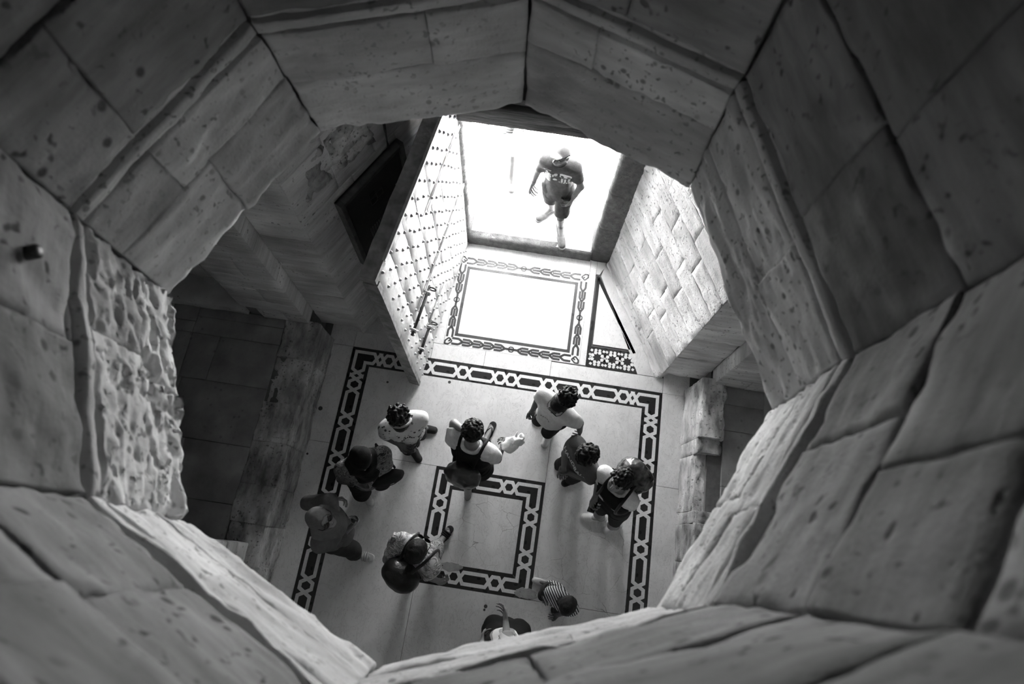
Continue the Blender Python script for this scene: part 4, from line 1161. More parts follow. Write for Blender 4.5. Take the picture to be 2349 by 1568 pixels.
    # ---- body
    def body(s, barefoot=False, toes=False):
        k = s.k; F = s.fld(0.0115)
        s.torso(F)
        for i in (0, 1): s.arm(F, i); s.leg(F, i)
        C, fr = s.C, (s.hr, s.hf, s.hu)
        F.cap(s.N - A(0, 0, 0.02), C - s.hu * 0.05 * k - s.hf * 0.015 * k, 0.052 * k, 0.048 * k, 0.03)
        for i in (0, 1):
            hl, tp = s.feet[i]; d = nrm(tp - hl); z = A(0, 0, 1)
            F.cap(s.ank[i], hl + z * 0.005, 0.036 * k, 0.034 * k, 0.015)
            F.cap(s.ank[i] - z * 0.01 + d * 0.01, hl + (tp - hl) * 0.72 + z * 0.0, 0.034 * k, 0.022 * k, 0.02)
            F.cap(hl + (tp - hl) * 0.2, hl + (tp - hl) * 0.72, 0.026 * k, 0.024 * k, 0.02)
        V1, Q1 = F.mesh()
        hk = (s.h / 1.70) ** 0.45 * 1.0                         # children have larger heads
        s.hk = hk
        # head on its own finer grid
        H = Field(C - 0.17 * hk, C + 0.17 * hk, 0.0065)
        H.ell(C + s.hu * 0.018 * hk - s.hf * 0.012 * hk, fr, (0.074 * hk, 0.092 * hk, 0.088 * hk), 0.02)
        H.ell(C - s.hu * 0.045 * hk + s.hf * 0.020 * hk, fr, (0.058 * hk, 0.066 * hk, 0.066 * hk), 0.03)
        H.ell(C - s.hu * 0.088 * hk + s.hf * 0.055 * hk, fr, (0.026 * hk, 0.022 * hk, 0.020 * hk), 0.03)     # chin
        for sg in (1, -1):
            H.ell(C - s.hu * 0.035 * hk + s.hf * 0.058 * hk + s.hr * sg * 0.033 * hk, fr, (0.022 * hk, 0.018 * hk, 0.020 * hk), 0.02)  # cheek
            H.ell(C + s.hr * sg * 0.075 * hk - s.hf * 0.005 * hk - s.hu * 0.012 * hk, fr, (0.010 * hk, 0.020 * hk, 0.032 * hk), 0.006)   # ear
            H.ell_sub(C + s.hf * 0.094 * hk + s.hr * sg * 0.031 * hk + s.hu * 0.002 * hk, fr, (0.017 * hk, 0.014 * hk, 0.010 * hk))
        H.cap(C + s.hf * 0.083 * hk + s.hu * 0.005 * hk, C + s.hf * 0.104 * hk - s.hu * 0.030 * hk, 0.009 * hk, 0.013 * hk, 0.010)       # nose
        H.cap(C + s.hf * 0.082 * hk + s.hu * 0.018 * hk + s.hr * 0.035 * hk, C + s.hf * 0.082 * hk + s.hu * 0.018 * hk - s.hr * 0.035 * hk, 0.010 * hk, 0.010 * hk, 0.012)  # brow
        H.cap(C + s.hf * 0.083 * hk - s.hu * 0.058 * hk + s.hr * 0.016 * hk, C + s.hf * 0.083 * hk - s.hu * 0.058 * hk - s.hr * 0.016 * hk, 0.008 * hk, 0.008 * hk, 0.008)   # lips
        H.cap(C - s.hu * 0.05 * hk - s.hf * 0.015 * hk, s.N * 0.4 + C * 0.6 - s.hf * 0.015 - s.hu * 0.03, 0.050 * k, 0.050 * k, 0.03)
        parts = [(V1, Q1), H.mesh()]
        for i in (0, 1):
            w = s.wr[i]; d = nrm(s.wr[i] - s.el[i]); sg = 1 if i == 0 else -1
            pn = s.palm[i] if s.palm[i] is not None else -s.rs * sg * 0.8 + s.f * 0.4
            G = Field(w - 0.22 * k, w + 0.22 * k, 0.0052)
            G.cap(w - d * 0.05 * k, w + d * 0.005, 0.029 * k, 0.025 * k, 0.01)
            hand_caps(G, w, d, pn, sg, s.handpose[i], k * 1.02)
            parts.append(G.mesh())
        if toes:
            for i in (0, 1):
                hl, tp = s.feet[i]; d = nrm(tp - hl); lat = np.cross(d, A(0, 0, 1))
                G = Field((hl + tp) / 2 - 0.17 * k, (hl + tp) / 2 + 0.17 * k, 0.006)
                G.cap(hl + (tp - hl) * 0.35 + A(0, 0, .01), hl + (tp - hl) * 0.66, 0.030 * k, 0.026 * k, 0.02)
                sgn = 1 if i == 1 else -1
                for j in range(5):
                    o_ = lat * sgn * (0.030 - 0.0145 * j) * k; b0 = hl + (tp - hl) * (0.68 - 0.02 * abs(j - 1)) + o_ * 0.8
                    G.cap(b0, b0 + d * (0.045, 0.046, 0.042, 0.036, 0.028)[j] * k + o_ * 0.1, (0.013 if j == 0 else 0.0092) * k, (0.012 if j == 0 else 0.0085) * k, 0.004)
                parts.append(G.mesh())
        V = []; Q = []; o = 0
        for v, q in parts: V.append(v); Q.append(q + o); o += len(v)
        s.part('body', npmesh('body', np.vstack(V), np.vstack(Q), True), s.skin)
        # eyes, brows, mouth
        for sg in (1, -1):
            c = C + s.hf * 0.079 * hk + s.hr * sg * 0.030 * hk + s.hu * 0.001 * hk
            s.small('eye', c, (0.012 * hk, 0.008 * hk, 0.007 * hk), M['eye'])
            s.small('eyebrow', C + s.hf * 0.086 * hk + s.hr * sg * 0.030 * hk + s.hu * 0.021 * hk, (0.017 * hk, 0.006 * hk, 0.004 * hk), M['hair'])
        s.small('mouth', C + s.hf * 0.087 * hk - s.hu * 0.058 * hk, (0.019 * hk, 0.006 * hk, 0.004 * hk), M['lip'])
        s.body_done = True
    def small(s, name, c, rad, mat, fr=None):
        fr = fr or (s.hr, s.hf, s.hu); me = bpy.data.meshes.new(name); bm = bmesh.new(); bmesh.ops.create_uvsphere(bm, u_segments=10, v_segments=6, radius=1)
        for v in bm.verts: v.co = Vector(c + fr[0] * v.co.x * rad[0] + fr[1] * v.co.y * rad[1] + fr[2] * v.co.z * rad[2])
        for f_ in bm.faces: f_.smooth = True
        bm.to_mesh(me); bm.free(); return s.part(name, me, mat)
    # ---- clothes
    def shirt(s, mat, hem=0.50, sleeve=0.55, off=0.015, loose=0.0, name='shirt', neck=0.0, bust=False, wr=0.006, cut=None, fr=0.0):
        "hem = height fraction, sleeve 0..1 upper arm, 1..2 forearm"
        loose *= 0.4; F = s.fld(0.0115); s.torso(F, off + loose, 0.035)
        if bust: s.bust(F, off + loose * 0.5)
        for i in (0, 1):
            if sleeve <= 0: continue
            s.arm(F, i, off + loose * 0.8, max(0.0, min(1.0, sleeve - 1.0)) if sleeve > 1 else 0.0, 0.025, min(1.0, sleeve))
        zt = s.z0 + hem * s.h
        if hem < 0.5:
            k = s.k; F.cap(s.P - A(0, 0, 0.02), A(s.P[0] * 0.85 + 0.15 * (s.ank[0] + s.ank[1])[0] / 2, s.P[1] * 0.85 + 0.15 * (s.ank[0] + s.ank[1])[1] / 2, zt - 0.05), 0.155 * k * s.build, (0.165 + fr) * k * s.build, 0.05, loose)
        if wr: F.wrinkle(wr, 13, s.seed)
        F.clip((0, 0, zt), (0, 0, -1))
        for i in (0, 1):
            if sleeve <= 0: continue
            if sleeve <= 1: p = s.sh[i] + (s.el[i] - s.sh[i]) * sleeve; d = nrm(s.el[i] - s.sh[i])
            else: p = s.el[i] + (s.wr[i] - s.el[i]) * (sleeve - 1); d = nrm(s.wr[i] - s.el[i])
            F.clip_near(None, p, d, 0.11)
        # neck opening
        F.ell_sub(s.N + s.hf * 0.01 + A(0, 0, 0.05 * s.k), np.eye(3), (0.072 * s.k + neck, 0.072 * s.k + neck, 0.07 * s.k + neck))
        s.shirt_obj = s.part(name, fmesh(name, F), mat); return s.shirt_obj
    def vest(s, mat, hem=0.55, off=0.030, name='vest'):
        s.vested = True; F = s.fld(0.0125); s.torso(F, off, 0.05); F.clip((0, 0, s.z0 + hem * s.h), (0, 0, -1))
        F.ell_sub(s.N + A(0, 0, 0.05 * s.k), np.eye(3), (0.10 * s.k, 0.10 * s.k, 0.12 * s.k))
        for i in (0, 1): F.ell_sub(s.sh[i] + A(0, 0, 0.02), np.eye(3), (0.105 * s.k,) * 3)
        return s.part(name, fmesh(name, F), mat)
    def trousers(s, mat, length=0.95, off=0.016, loose=0.0, name='trousers', top=0.60):
        F = s.fld(0.0125); k = s.k
        for sg in (1, -1): F.cap(s.P + s.r * sg * 0.065 * k * s.build - A(0, 0, 0.03), s.P + s.r * sg * 0.055 * k * s.build + A(0, 0, 0.10 * k), 0.104 * k * s.build, 0.095 * k * s.build, 0.04, off)
        for i in (0, 1):
            t1 = min(1.0, max(0.0, (length - 0.5) / 0.5)); s.leg(F, i, off + loose, t1, 0.03, min(1.0, length / 0.5))
        F.wrinkle(0.006, 12, s.seed + 3)
        F.clip((0, 0, s.z0 + top * s.h), (0, 0, 1))
        for i in (0, 1):
            if length >= 0.5: p = s.knee[i] + (s.ank[i] - s.knee[i]) * ((length - 0.5) / 0.5); d = nrm(s.ank[i] - s.knee[i])
            else: p = s.hip[i] + (s.knee[i] - s.hip[i]) * (length / 0.5); d = nrm(s.knee[i] - s.hip[i])
            F.clip_near(None, p, d, 0.14)
        return s.part(name, fmesh(name, F), mat)
    def skirt(s, mat, hem=0.10, r0=0.13, r1=0.22, name='skirt', top=0.60):
        F = s.fld(0.0125); k = s.k; m = (s.ank[0] + s.ank[1]) / 2
        q = A(s.P[0] * 0.4 + m[0] * 0.6, s.P[1] * 0.4 + m[1] * 0.6, s.z0 + hem * s.h - 0.02)
        F.cap(s.P + A(0, 0, 0.08 * k), q, r0 * k, r1 * k, 0.05)
        for i in (0, 1): F.cap(s.hip[i], s.knee[i], 0.11 * k, 0.10 * k, 0.06); F.cap(s.knee[i], s.knee[i] + (s.ank[i] - s.knee[i]) * 0.8, 0.10 * k, 0.11 * k, 0.06)
        F.wrinkle(0.012, 9, s.seed + 5, (1, 1, 0.35)); F.clip((0, 0, s.z0 + hem * s.h), (0, 0, -1)); F.clip((0, 0, s.z0 + top * s.h), (0, 0, 1))
        return s.part(name, fmesh(name, F), mat)
    def shoes(s, mat, sole='sole', open_=False, name='shoe', which=(0, 1), strap=None):
        k = s.k
        for i in which:
            hl, tp = s.feet[i]; d = nrm(tp - hl); z = A(0, 0, 1); lat = np.cross(d, z)
            lo = np.minimum(hl, tp) - 0.09 * k; hi = np.maximum(hl, tp) + 0.09 * k; lo[2] = s.z0 - 0.01; hi[2] = s.z0 + 0.16 * k
            G = Field(lo, hi, 0.006)
            L = np.linalg.norm(tp - hl)
            if not open_:
                a = hl + z * 0.012 * k; b = hl + d * L * 0.86
                G.cap(a, b + z * 0.004, 0.038 * k, 0.036 * k, 0.02); G.cap(hl + d * L * 0.62 + lat * 0.014 * k, hl + d * L * 0.80 + lat * 0.010 * k, 0.032 * k, 0.030 * k, 0.02); G.cap(hl + d * L * 0.62 - lat * 0.014 * k, hl + d * L * 0.80 - lat * 0.010 * k, 0.032 * k, 0.030 * k, 0.02)
                G.cap(a, s.ank[i] - z * 0.01, 0.040 * k, 0.046 * k, 0.02)
                G.clip((0, 0, s.z0 + 0.072 * k), (0, 0, 1)); G.clip((0, 0, s.z0 + 0.008), (0, 0, -1))
                sh_ = s.part(name, fmesh(name, G, 1), mat)
            S = Field(lo, hi, 0.006); w = 1.12 if not open_ else 1.05
            S.cap(hl - z * 0.005, hl + d * L * 0.5, 0.036 * k * w, 0.037 * k * w, 0.02); S.cap(hl + d * L * 0.5, hl + d * L * 0.88, 0.043 * k * w, 0.040 * k * w, 0.02)
            S.clip((0, 0, s.z0 + (0.022 if not open_ else 0.018)), (0, 0, 1)); S.clip((0, 0, s.z0 + 0.001), (0, 0, -1))
            if open_:
                sh_ = s.part('sandal', fmesh('sandal', S, 0), M[sole])
                c = hl + d * L * 0.62
                arc = [c + lat * 0.042 * k * math.cos(t) + z * (0.006 + 0.040 * k * math.sin(t)) for t in np.linspace(0, math.pi, 9)]
                if strap == 'thong':
                    for sg in (1, -1): obj('strap', tube([hl + d * L * 0.45 + lat * sg * 0.036 * k + z * 0.0, hl + d * L * 0.60 + lat * sg * 0.026 * k + z * 0.028, hl + d * L * 0.74 + z * 0.022], 0.006), mat, sh_)
                else:
                    for dd in (-0.02, 0.0, 0.02): obj('strap', tube([p + d * dd for p in arc], 0.010), mat, sh_)
            else: obj('sole', fmesh('sole', S, 0), M[sole], sh_)
    # ---- hair and headwear
    def scalp(s, F, off, front=0.045, low=-0.045):
        C, hk = s.C, s.hk; fr = (s.hr, s.hf, s.hu)
        F.ell(C + s.hu * 0.020 * hk - s.hf * 0.014 * hk, fr, (0.074 * hk + off, 0.092 * hk + off, 0.088 * hk + off), 0.0)
    def face_cut(s, F, top=0.048, low=0.07):
        "open the face: remove everything in front of a slanted plane below the hairline"
        C, hk = s.C, s.hk; g = F._all(); P = np.stack(np.meshgrid(*g, indexing='ij'), -1) - C
        x = P @ s.hf; u = P @ s.hu
        d = np.minimum((x - 0.036 * hk), (top * hk - u) * 0.9)        # in front of the ears and below the hairline
        back = (-low * hk - u)                                       # below the nape
        F.F = np.maximum(F.F, np.maximum(d, back))
    def hair(s, kind='short', off=0.014, mat=None, low=0.07, top=0.048, n=150, curl=0.013):
        hk = s.hk; mat = mat or M['hair']; R = 0.17 * hk
        F = Field(s.C - R, s.C + R, 0.007); s.scalp(F, off)
        rr_ = np.random.RandomState(s.seed)
        if kind == 'curly':
            for _ in range(n):
                v = nrm(rr_.normal(size=3)); 
                if v @ s.hu < -0.25: continue
                F.cap(*(2 * [s.C + s.hu * 0.02 * hk - s.hf * 0.014 * hk + (s.hr * (v @ s.hr) * 0.074 + s.hf * (v @ s.hf) * 0.092 + s.hu * (v @ s.hu) * 0.088) * hk * 1.0 + v * (off + rr_.uniform(-0.004, 0.008))]), curl * hk, curl * hk, 0.004)
        else: F.wrinkle(0.004, 45, s.seed, (1, 1, 1))
        s.face_cut(F, top, low)
        return s.part('hair', fmesh('hair', F, 0 if kind == 'curly' else 1), mat)
    def puff(s, c, rad=0.075, n=170, name='hair_puff'):
        F = Field(c - rad * 1.5, c + rad * 1.5, 0.0075); rr_ = np.random.RandomState(s.seed + 1)
        F.cap(c, c + A(0, 0, 0.001), rad * 0.8, rad * 0.8, 0)
        for _ in range(n):
            v = nrm(rr_.normal(size=3)); p = c + v * rad * rr_.uniform(0.75, 1.08); F.cap(p, p + A(0, 0, 0.001), 0.014, 0.014, 0.004)
        return s.part(name, fmesh(name, F, 0), M['hair'])
    def hijab(s, mat, drop=0.17, off=0.016, flare=0.16, front=0.05):
        hk, k = s.hk, s.k; C = s.C; fr = (s.hr, s.hf, s.hu)
        lo = np.minimum(C, s.N) - 0.27 * k; hi = np.maximum(C, s.N) + 0.2 * k
        F = Field(lo, hi, 0.0095); s.scalp(F, off); F.ell(C - s.hu * 0.045 * hk + s.hf * 0.016 * hk, fr, (0.066 * hk + off, 0.070 * hk + off, 0.072 * hk + off), 0.02)
        F.cap(C - s.hu * 0.07 * hk, s.N - A(0, 0, 0.0), 0.078 * k, 0.105 * k, 0.03)
        F.cap(s.N + s.rs * 0.07 * k, s.N - s.rs * 0.07 * k, 0.095 * k, 0.095 * k, 0.05)
        F.cap(s.N + s.fs * 0.03, s.N + s.fs * front - A(0, 0, drop) * k, 0.10 * k, flare * k * 0.8, 0.05)
        F.wrinkle(0.013, 12, s.seed + 8, (1, 1, 0.7))
        F.ell_sub(C + s.hf * 0.085 * hk - s.hu * 0.022 * hk, fr, (0.054 * hk, 0.075 * hk, 0.074 * hk))
        return s.part('headscarf', fmesh('headscarf', F, 2), mat)
    def glasses(s, mat=None, up=0.0, dark=True, name='sunglasses', out=0.0):
        hk = s.hk; c = s.C + s.hf * (0.100 + out) * hk + s.hu * (0.0 + up) * hk; ob = None
        e_ = None
        for sg in (1, -1):
            cc = c + s.hr * sg * 0.032 * hk
            ring_ = [cc + s.hr * 0.026 * hk * math.cos(t) + s.hu * 0.019 * hk * math.sin(t) for t in np.linspace(0, 2 * math.pi, 14, endpoint=False)]
            fm = s.part(name if e_ is None else name + '_rim', tube(ring_, 0.0035 * hk, 6, True), mat or M['lens'], e_)
            if e_ is None: e_ = fm
            if dark: 
                me = s.small_mesh(cc, (0.026 * hk, 0.004 * hk, 0.019 * hk)); s.part('lens', me, M['lens'], e_)
            s.part('temple', tube([cc + s.hr * sg * 0.026 * hk, cc + s.hr * sg * 0.047 * hk - s.hf * 0.03 * hk, s.C + s.hr * sg * 0.083 * hk + s.hu * up * hk], 0.0032 * hk, 6), mat or M['lens'], e_)
        s.part('bridge', tube([c + s.hr * 0.008 * hk, c + s.hf * 0.003, c - s.hr * 0.008 * hk], 0.003 * hk, 6), mat or M['lens'], e_)
    def small_mesh(s, c, rad):
        me = bpy.data.meshes.new('lens'); bm = bmesh.new(); bmesh.ops.create_uvsphere(bm, u_segments=12, v_segments=8, radius=1)
        for v in bm.verts: v.co = Vector(c + s.hr * v.co.x * rad[0] + s.hf * v.co.y * rad[1] + s.hu * v.co.z * rad[2])
        for f_ in bm.faces: f_.smooth = True
        bm.to_mesh(me); bm.free(); return me
# ================================================================== prints on clothes
def text_mesh(txt, size):
    cu = bpy.data.curves.new('print_text', 'FONT'); cu.body = txt; cu.size = size; cu.align_x = 'CENTER'; cu.align_y = 'CENTER'; cu.resolution_u = 3
    cu.offset = size * 0.03
    o = bpy.data.objects.new('print_text', cu); COL.objects.link(o); bpy.context.view_layer.update()
    me = bpy.data.meshes.new_from_object(o.evaluated_get(bpy.context.evaluated_depsgraph_get()))
    V = [tuple(v.co) for v in me.vertices]; Fc = [tuple(p.vertices) for p in me.polygons]
    bpy.data.objects.remove(o); bpy.data.curves.remove(cu); bpy.data.meshes.remove(me)
    return V, Fc
def flat_poly(polys):
    V = []; Fc = []
    for p in polys: Fc.append(tuple(range(len(V), len(V) + len(p)))); V += [(x, y, 0) for x, y in p]
    return V, Fc
def decal(per, name, geo, c, right, up, mat, parent, lift=0.0035, arch=0.0):
    V, Fc = geo
    bm = bmesh.new(); vs = [bm.verts.new(v) for v in V]
    for f_ in Fc:
        try: bm.faces.new([vs[i] for i in f_])
        except ValueError: pass
    bmesh.ops.triangulate(bm, faces=bm.faces)
    for _ in range(4):
        es = [e for e in bm.edges if e.calc_length() > 0.014]
        if not es: break
        bmesh.ops.subdivide_edges(bm, edges=es, cuts=1); bmesh.ops.triangulate(bm, faces=bm.faces)
    me0 = parent.data; tree = BVHTree.FromPolygons([v.co[:] for v in me0.vertices], [p.vertices[:] for p in me0.polygons])
    right, up = nrm(right), nrm(up); fwd = np.cross(right, up); fwd = nrm(fwd)
    dead = []
    for v in bm.verts:
        p = c + right * v.co.x + up * (v.co.y - arch * v.co.x ** 2) + fwd * 0.35
        hit = tree.ray_cast(Vector(p), Vector(-fwd), 0.7)
        if hit[0] is None: dead.append(v); continue
        v.co = hit[0] + Vector(fwd) * lift
    bmesh.ops.delete(bm, geom=dead, context='VERTS')
    me = bpy.data.meshes.new(name); bm.to_mesh(me); bm.free()
    return per.part(name, me, mat, parent, kind='stuff')
def circ(cx, cy, rx, ry=None, n=14, a0=0, a1=2 * math.pi):
    ry = ry or rx; return [(cx + rx * math.cos(t), cy + ry * math.sin(t)) for t in np.linspace(a0, a1, n, endpoint=abs(a1 - a0) < 6)]

def backpack(per, label, mat, sz=(0.15, 0.09, 0.20), up=-0.02, back=0.20, lumps=0, strapmat=None, wr=0.008, cat='backpack'):
    k = per.k; c = per.Ch - per.fs * back * k + A(0, 0, up)
    fr = (per.rs, per.fs, A(0, 0, 1)); R = max(sz) + 0.08
    F = Field(c - R, c + R, 0.010)
    F.ell(c, fr, np.array(sz), 0.0)
    for sx_ in (-1, 1):
        for sz_ in (-1, 1): F.ell(c + per.rs * sx_ * sz[0] * 0.35 + A(0, 0, sz_ * sz[2] * 0.4), fr, np.array(sz) * (0.7, 0.9, 0.62), 0.05)
    if lumps:
        rr_ = np.random.RandomState(9)
        for _ in range(lumps):
            v = nrm(rr_.normal(size=3)); F.ell(c + (per.rs * v[0] * sz[0] + per.fs * v[1] * sz[1] + A(0, 0, v[2] * sz[2])) * 0.85, fr, (0.035, 0.03, 0.04), 0.02)
    F.wrinkle(wr, 16, per.seed + 12)
    e = empty('backpack', (c[0], c[1], c[2] - sz[2]), label=label, category=cat); inv = Matrix.Translation((-c[0], -c[1], -(c[2] - sz[2])))
    o = obj('bag', fmesh('bag', F, 1), mat, e); o.matrix_parent_inverse = inv
    for i in (0, 1):
        sg = 1 if i == 0 else -1; sd = per.rs * sg * 0.10 * k
        pts = [c + sd * 0.7 + A(0, 0, sz[2] * 0.8) + per.fs * sz[1] * 0.5, per.N + sd * 1.05 - per.fs * 0.05 * k + A(0, 0, 0.065 * k), per.N + sd * 1.1 + per.fs * 0.05 * k + A(0, 0, 0.06 * k), per.Ch + sd * 1.15 + per.fs * 0.165 * k + A(0, 0, 0.06), per.Ch + sd * 1.3 + per.fs * 0.16 * k - A(0, 0, 0.08), per.Ch + sd * 2.1 - A(0, 0, 0.16), c + sd - A(0, 0, sz[2] * 0.7)]
        # smooth the path
        P = [np.array(p) for p in pts]
        for _ in range(2):
            Qp = [P[0]]
            for a, b in zip(P[:-1], P[1:]): Qp += [a * 0.75 + b * 0.25, a * 0.25 + b * 0.75]
            P = Qp + [P[-1]]
        src = per.shirt_obj.data; tree = BVHTree.FromPolygons([v.co[:] for v in src.vertices], [q.vertices[:] for q in src.polygons]); n_ = len(P)
        for q in range(int(n_ * 0.12), int(n_ * 0.88)):
            hit = tree.find_nearest(Vector(P[q]))
            if hit[0] is not None: P[q] = A(*hit[0]) + A(*hit[1]) * (0.016 if per.vested else 0.010)
        for _ in range(3): P = [P[0]] + [(a + b * 2 + c_) / 4 for a, b, c_ in zip(P[:-2], P[1:-1], P[2:])] + [P[-1]]
        o = obj('shoulder_strap', tube(P, 0.0145 * k, 8), strapmat or mat, e); o.matrix_parent_inverse = inv
    return e

# ================================================================== the people
M['tee_dark'] = cloth('dark grey tee', 0.085, 0.2); M['shorts_dark'] = cloth('dark shorts', 0.05, 0.25)
M['print'] = mat_plain('pale print', 0.62, 0.7, 0.1, 60, 0.05); M['print_mid'] = mat_plain('grey print', 0.22, 0.7, 0.2, 60, 0.05)
M['canvas'] = cloth('grey canvas shoe', 0.10, 0.15); M['cap'] = cloth('pale cap', 0.5, 0.1)
M['black_plastic'] = mat_plain('black glass and plastic', 0.01, 0.15, 0.1, 10, 0.0, 0.6)

M['mid_sole'] = mat_plain('grey rubber sole', 0.16, 0.6, 0.05)
# man in the doorway
p = Person('man in pale cap and dark printed tee stepping through the doorway', 1.76, (1288, 352), [((1270, 480), (1231, 504)), ((1284, 518), (1290, 571))], (-0.12, -1), z0=0.16, headdir=(-0.5, -0.8, 0.10),
           hands=[(1223, 420, 1.03), (1316, 452, 1.12)], skin=0.13, build=0.86, elbows=[('px', 1233, 392, 1.27), ('px', 1332, 428, 1.30)], handpose=(0.55, 0.35), palm=(None, A(-0.5, 0.2, 0.9)))
p.body(); sh = p.shirt(M['tee_dark'], 0.47, 0.62, loose=0.012); p.trousers(M['shorts_dark'], 0.44, loose=0.02, name='shorts'); p.shoes(M['canvas'], 'mid_sole')
p.hair('short', 0.006); hk = p.hk
F = Field(p.C - 0.19, p.C + 0.19, 0.007); p.scalp(F, 0.018); F.clip(p.C + p.hu * 0.046 * hk, -p.hu); F.cap(p.C + p.hu * 0.06 * hk + p.hf * 0.06, p.C + p.hu * 0.055 * hk + p.hf * 0.105, 0.012, 0.008, 0.01)
for sg in (1, -1): F.cap(p.C + p.hu * 0.052 * hk + p.hf * 0.05 + p.hr * sg * 0.045, p.C + p.hu * 0.042 * hk + p.hf * 0.11 + p.hr * sg * 0.03, 0.012, 0.008, 0.03)
F.ell(p.C + p.hu * 0.060 * hk + p.hf * 0.095, (p.hr, p.hf, p.hu), (0.062, 0.062, 0.012), 0.008)
p.part('cap', fmesh('cap', F, 1), M['cap']); p.glasses(up=0.030, out=0.006)
c = p.Ch + A(0, 0, 0.02); rt, up_ = -p.rs, A(0, 0, 1)
big_ = lambda g: ([(x * 1.25, y * 1.3, 0) for x, y, _ in g[0]], g[1])
g1 = flat_poly([circ(-0.075, -0.02 + 0.01 * k_, 0.012 + 0.006 * (k_ % 3), 0.008, 9) for k_ in range(-6, 7)] + [circ(-0.10 + 0.02 * k_, 0.02 * (k_ % 2), 0.007, 0.018, 8) for k_ in range(4)] + [circ(-0.09, 0.085, 0.034, 0.010, 12), [(-0.102, 0.045), (-0.084, 0.045), (-0.082, 0.08), (-0.098, 0.08)], circ(-0.02, 0.035, 0.015, 0.019), circ(-0.02, -0.025, 0.018, 0.014)])
decal(p, 'shirt_print', big_(g1), c, rt, up_, M['print'], sh)
g2 = flat_poly([circ(0.06, 0.045, 0.048, 0.030, 16, 0, math.pi), [(0.012, 0.02), (0.108, 0.02), (0.108, 0.045), (0.012, 0.045)], [(0.03, -0.03), (0.045, -0.03), (0.047, 0.012), (0.028, 0.012)], [(0.055, -0.035), (0.068, -0.035), (0.070, 0.012), (0.053, 0.012)], [(0.082, -0.03), (0.096, -0.03), (0.10, 0.012), (0.08, 0.012)]] + [[(0.01 + 0.019 * q, -0.065), (0.024 + 0.019 * q, -0.065), (0.022 + 0.019 * q, -0.04), (0.012 + 0.019 * q, -0.04)] for q in range(5)])
decal(p, 'shirt_print', big_(g2), c, rt, up_, M['print'], sh)
decal(p, 'shirt_print', big_(flat_poly([circ(0.035, 0.032, 0.013, 0.009), circ(0.085, 0.032, 0.014, 0.008), circ(-0.09, 0.085, 0.022, 0.005)])), c, rt, up_, M['tee_dark'], sh, 0.006)
# his phone
def slab_obj(name, c, ax, ay, az, hx, hy, hz, mat, label, cat):
    v = [c + ax * sx_ * hx + ay * sy_ * hy + az * s3 * hz for s3 in (-1, 1) for (sx_, sy_) in ((-1, -1), (1, -1), (1, 1), (-1, 1))]
    m = pmesh(name, v, [(3, 2, 1, 0), (4, 5, 6, 7), (0, 1, 5, 4), (1, 2, 6, 5), (2, 3, 7, 6), (3, 0, 4, 7)])
    bm = bmesh.new(); bm.from_mesh(m); bmesh.ops.recalc_face_normals(bm, faces=bm.faces); bmesh.ops.bevel(bm, geom=bm.edges[:], offset=min(hx, hy, hz) * 0.7, segments=2, affect='EDGES'); bm.to_mesh(m); bm.free()
    e = empty(name, tuple(c), label=label, category=cat)
    o = obj('casing', m, mat, e); o.matrix_parent_inverse = Matrix.Translation(-Vector(c))
    sc_ = [c + ax * sx_ * hx * 0.9 + ay * sy_ * hy * 0.92 + az * hz * 1.04 for (sx_, sy_) in ((-1, -1), (1, -1), (1, 1), (-1, 1))]
    o2 = obj('screen', pmesh('screen', sc_, [(0, 1, 2, 3)]), M['lens'], e); o2.matrix_parent_inverse = Matrix.Translation(-Vector(c)); return e
dW = nrm(p.wr[1] - p.el[1]); pc = p.wr[1] + dW * 0.085 + A(-0.03, 0.0, 0.035)
ax_ = nrm(A(-0.9, -0.35, 0.35)); az_ = nrm(np.cross(ax_, A(0.3, -0.7, 0.5))); slab_obj('phone', pc, ax_, np.cross(az_, ax_), az_, 0.072, 0.036, 0.005, M['black_plastic'], 'black phone in the left hand of the man in the doorway', 'phone')

# passer-by outside
M['stripe_shirt'] = cloth_stripes('dark striped shirt', 0.015, 0.10, 9, (0.3, 0, 1)); M['white_short'] = cloth('white shorts', 0.75)
p = Person('passer-by outside in striped shirt and white shorts behind the man', 1.68, (-0.55, 4.72, 1.73), [((1136, 352), (1137, 388)), ((1172, 405), (1173, 443))], (0.0, -1), z0=0.16, skin=0.07, hands=[None, None])
p.body(); p.shirt(M['stripe_shirt'], 0.46, 0.7, loose=0.02); p.trousers(M['white_short'], 0.52, loose=0.025, name='shorts'); p.shoes(M['canvas'], 'mid_sole'); p.hair('short')

# woman with a hair puff and headband
M['spotted'] = cloth_spots('white tee with dark dots', 0.66, 0.08, 26, 0.30)
p = Person('woman with curly hair puff and dotted white tee, nearest the door leaf', 1.58, (919, 964), [((938, 1016), (963, 1057)), ((960, 980), (1000, 987))], (0.42, -0.9), skin=0.12, headdir=(0.15, -0.62, -0.75), hands=[(914, 1018, 0.92), (958, 1000, 0.86)], build=0.98, elbows=[('px', 885, 1000, 1.02), ('px', 967, 972, 1.05)])
p.body(); sh = p.shirt(M['spotted'], 0.47, 0.75, loose=0.022, bust=True); p.trousers(M['black_cloth'], 0.93); p.shoes(cloth('dark leather shoe', 0.035), 'dark_sole'); p.hair('short', 0.010)
hk = p.hk; p.puff(p.C + p.hu * 0.085 * hk - p.hf * 0.125 * hk, 0.088)
bandpts = [p.C + p.hu * (0.02 + 0.094 * math.sin(t)) * hk + p.hr * 0.090 * math.cos(t) * hk - p.hf * 0.015 * hk for t in np.linspace(-0.15, math.pi + 0.15, 15)]
p.part('headband', tube(bandpts, 0.012, 8), cloth('grey headband', 0.30, 0.2))
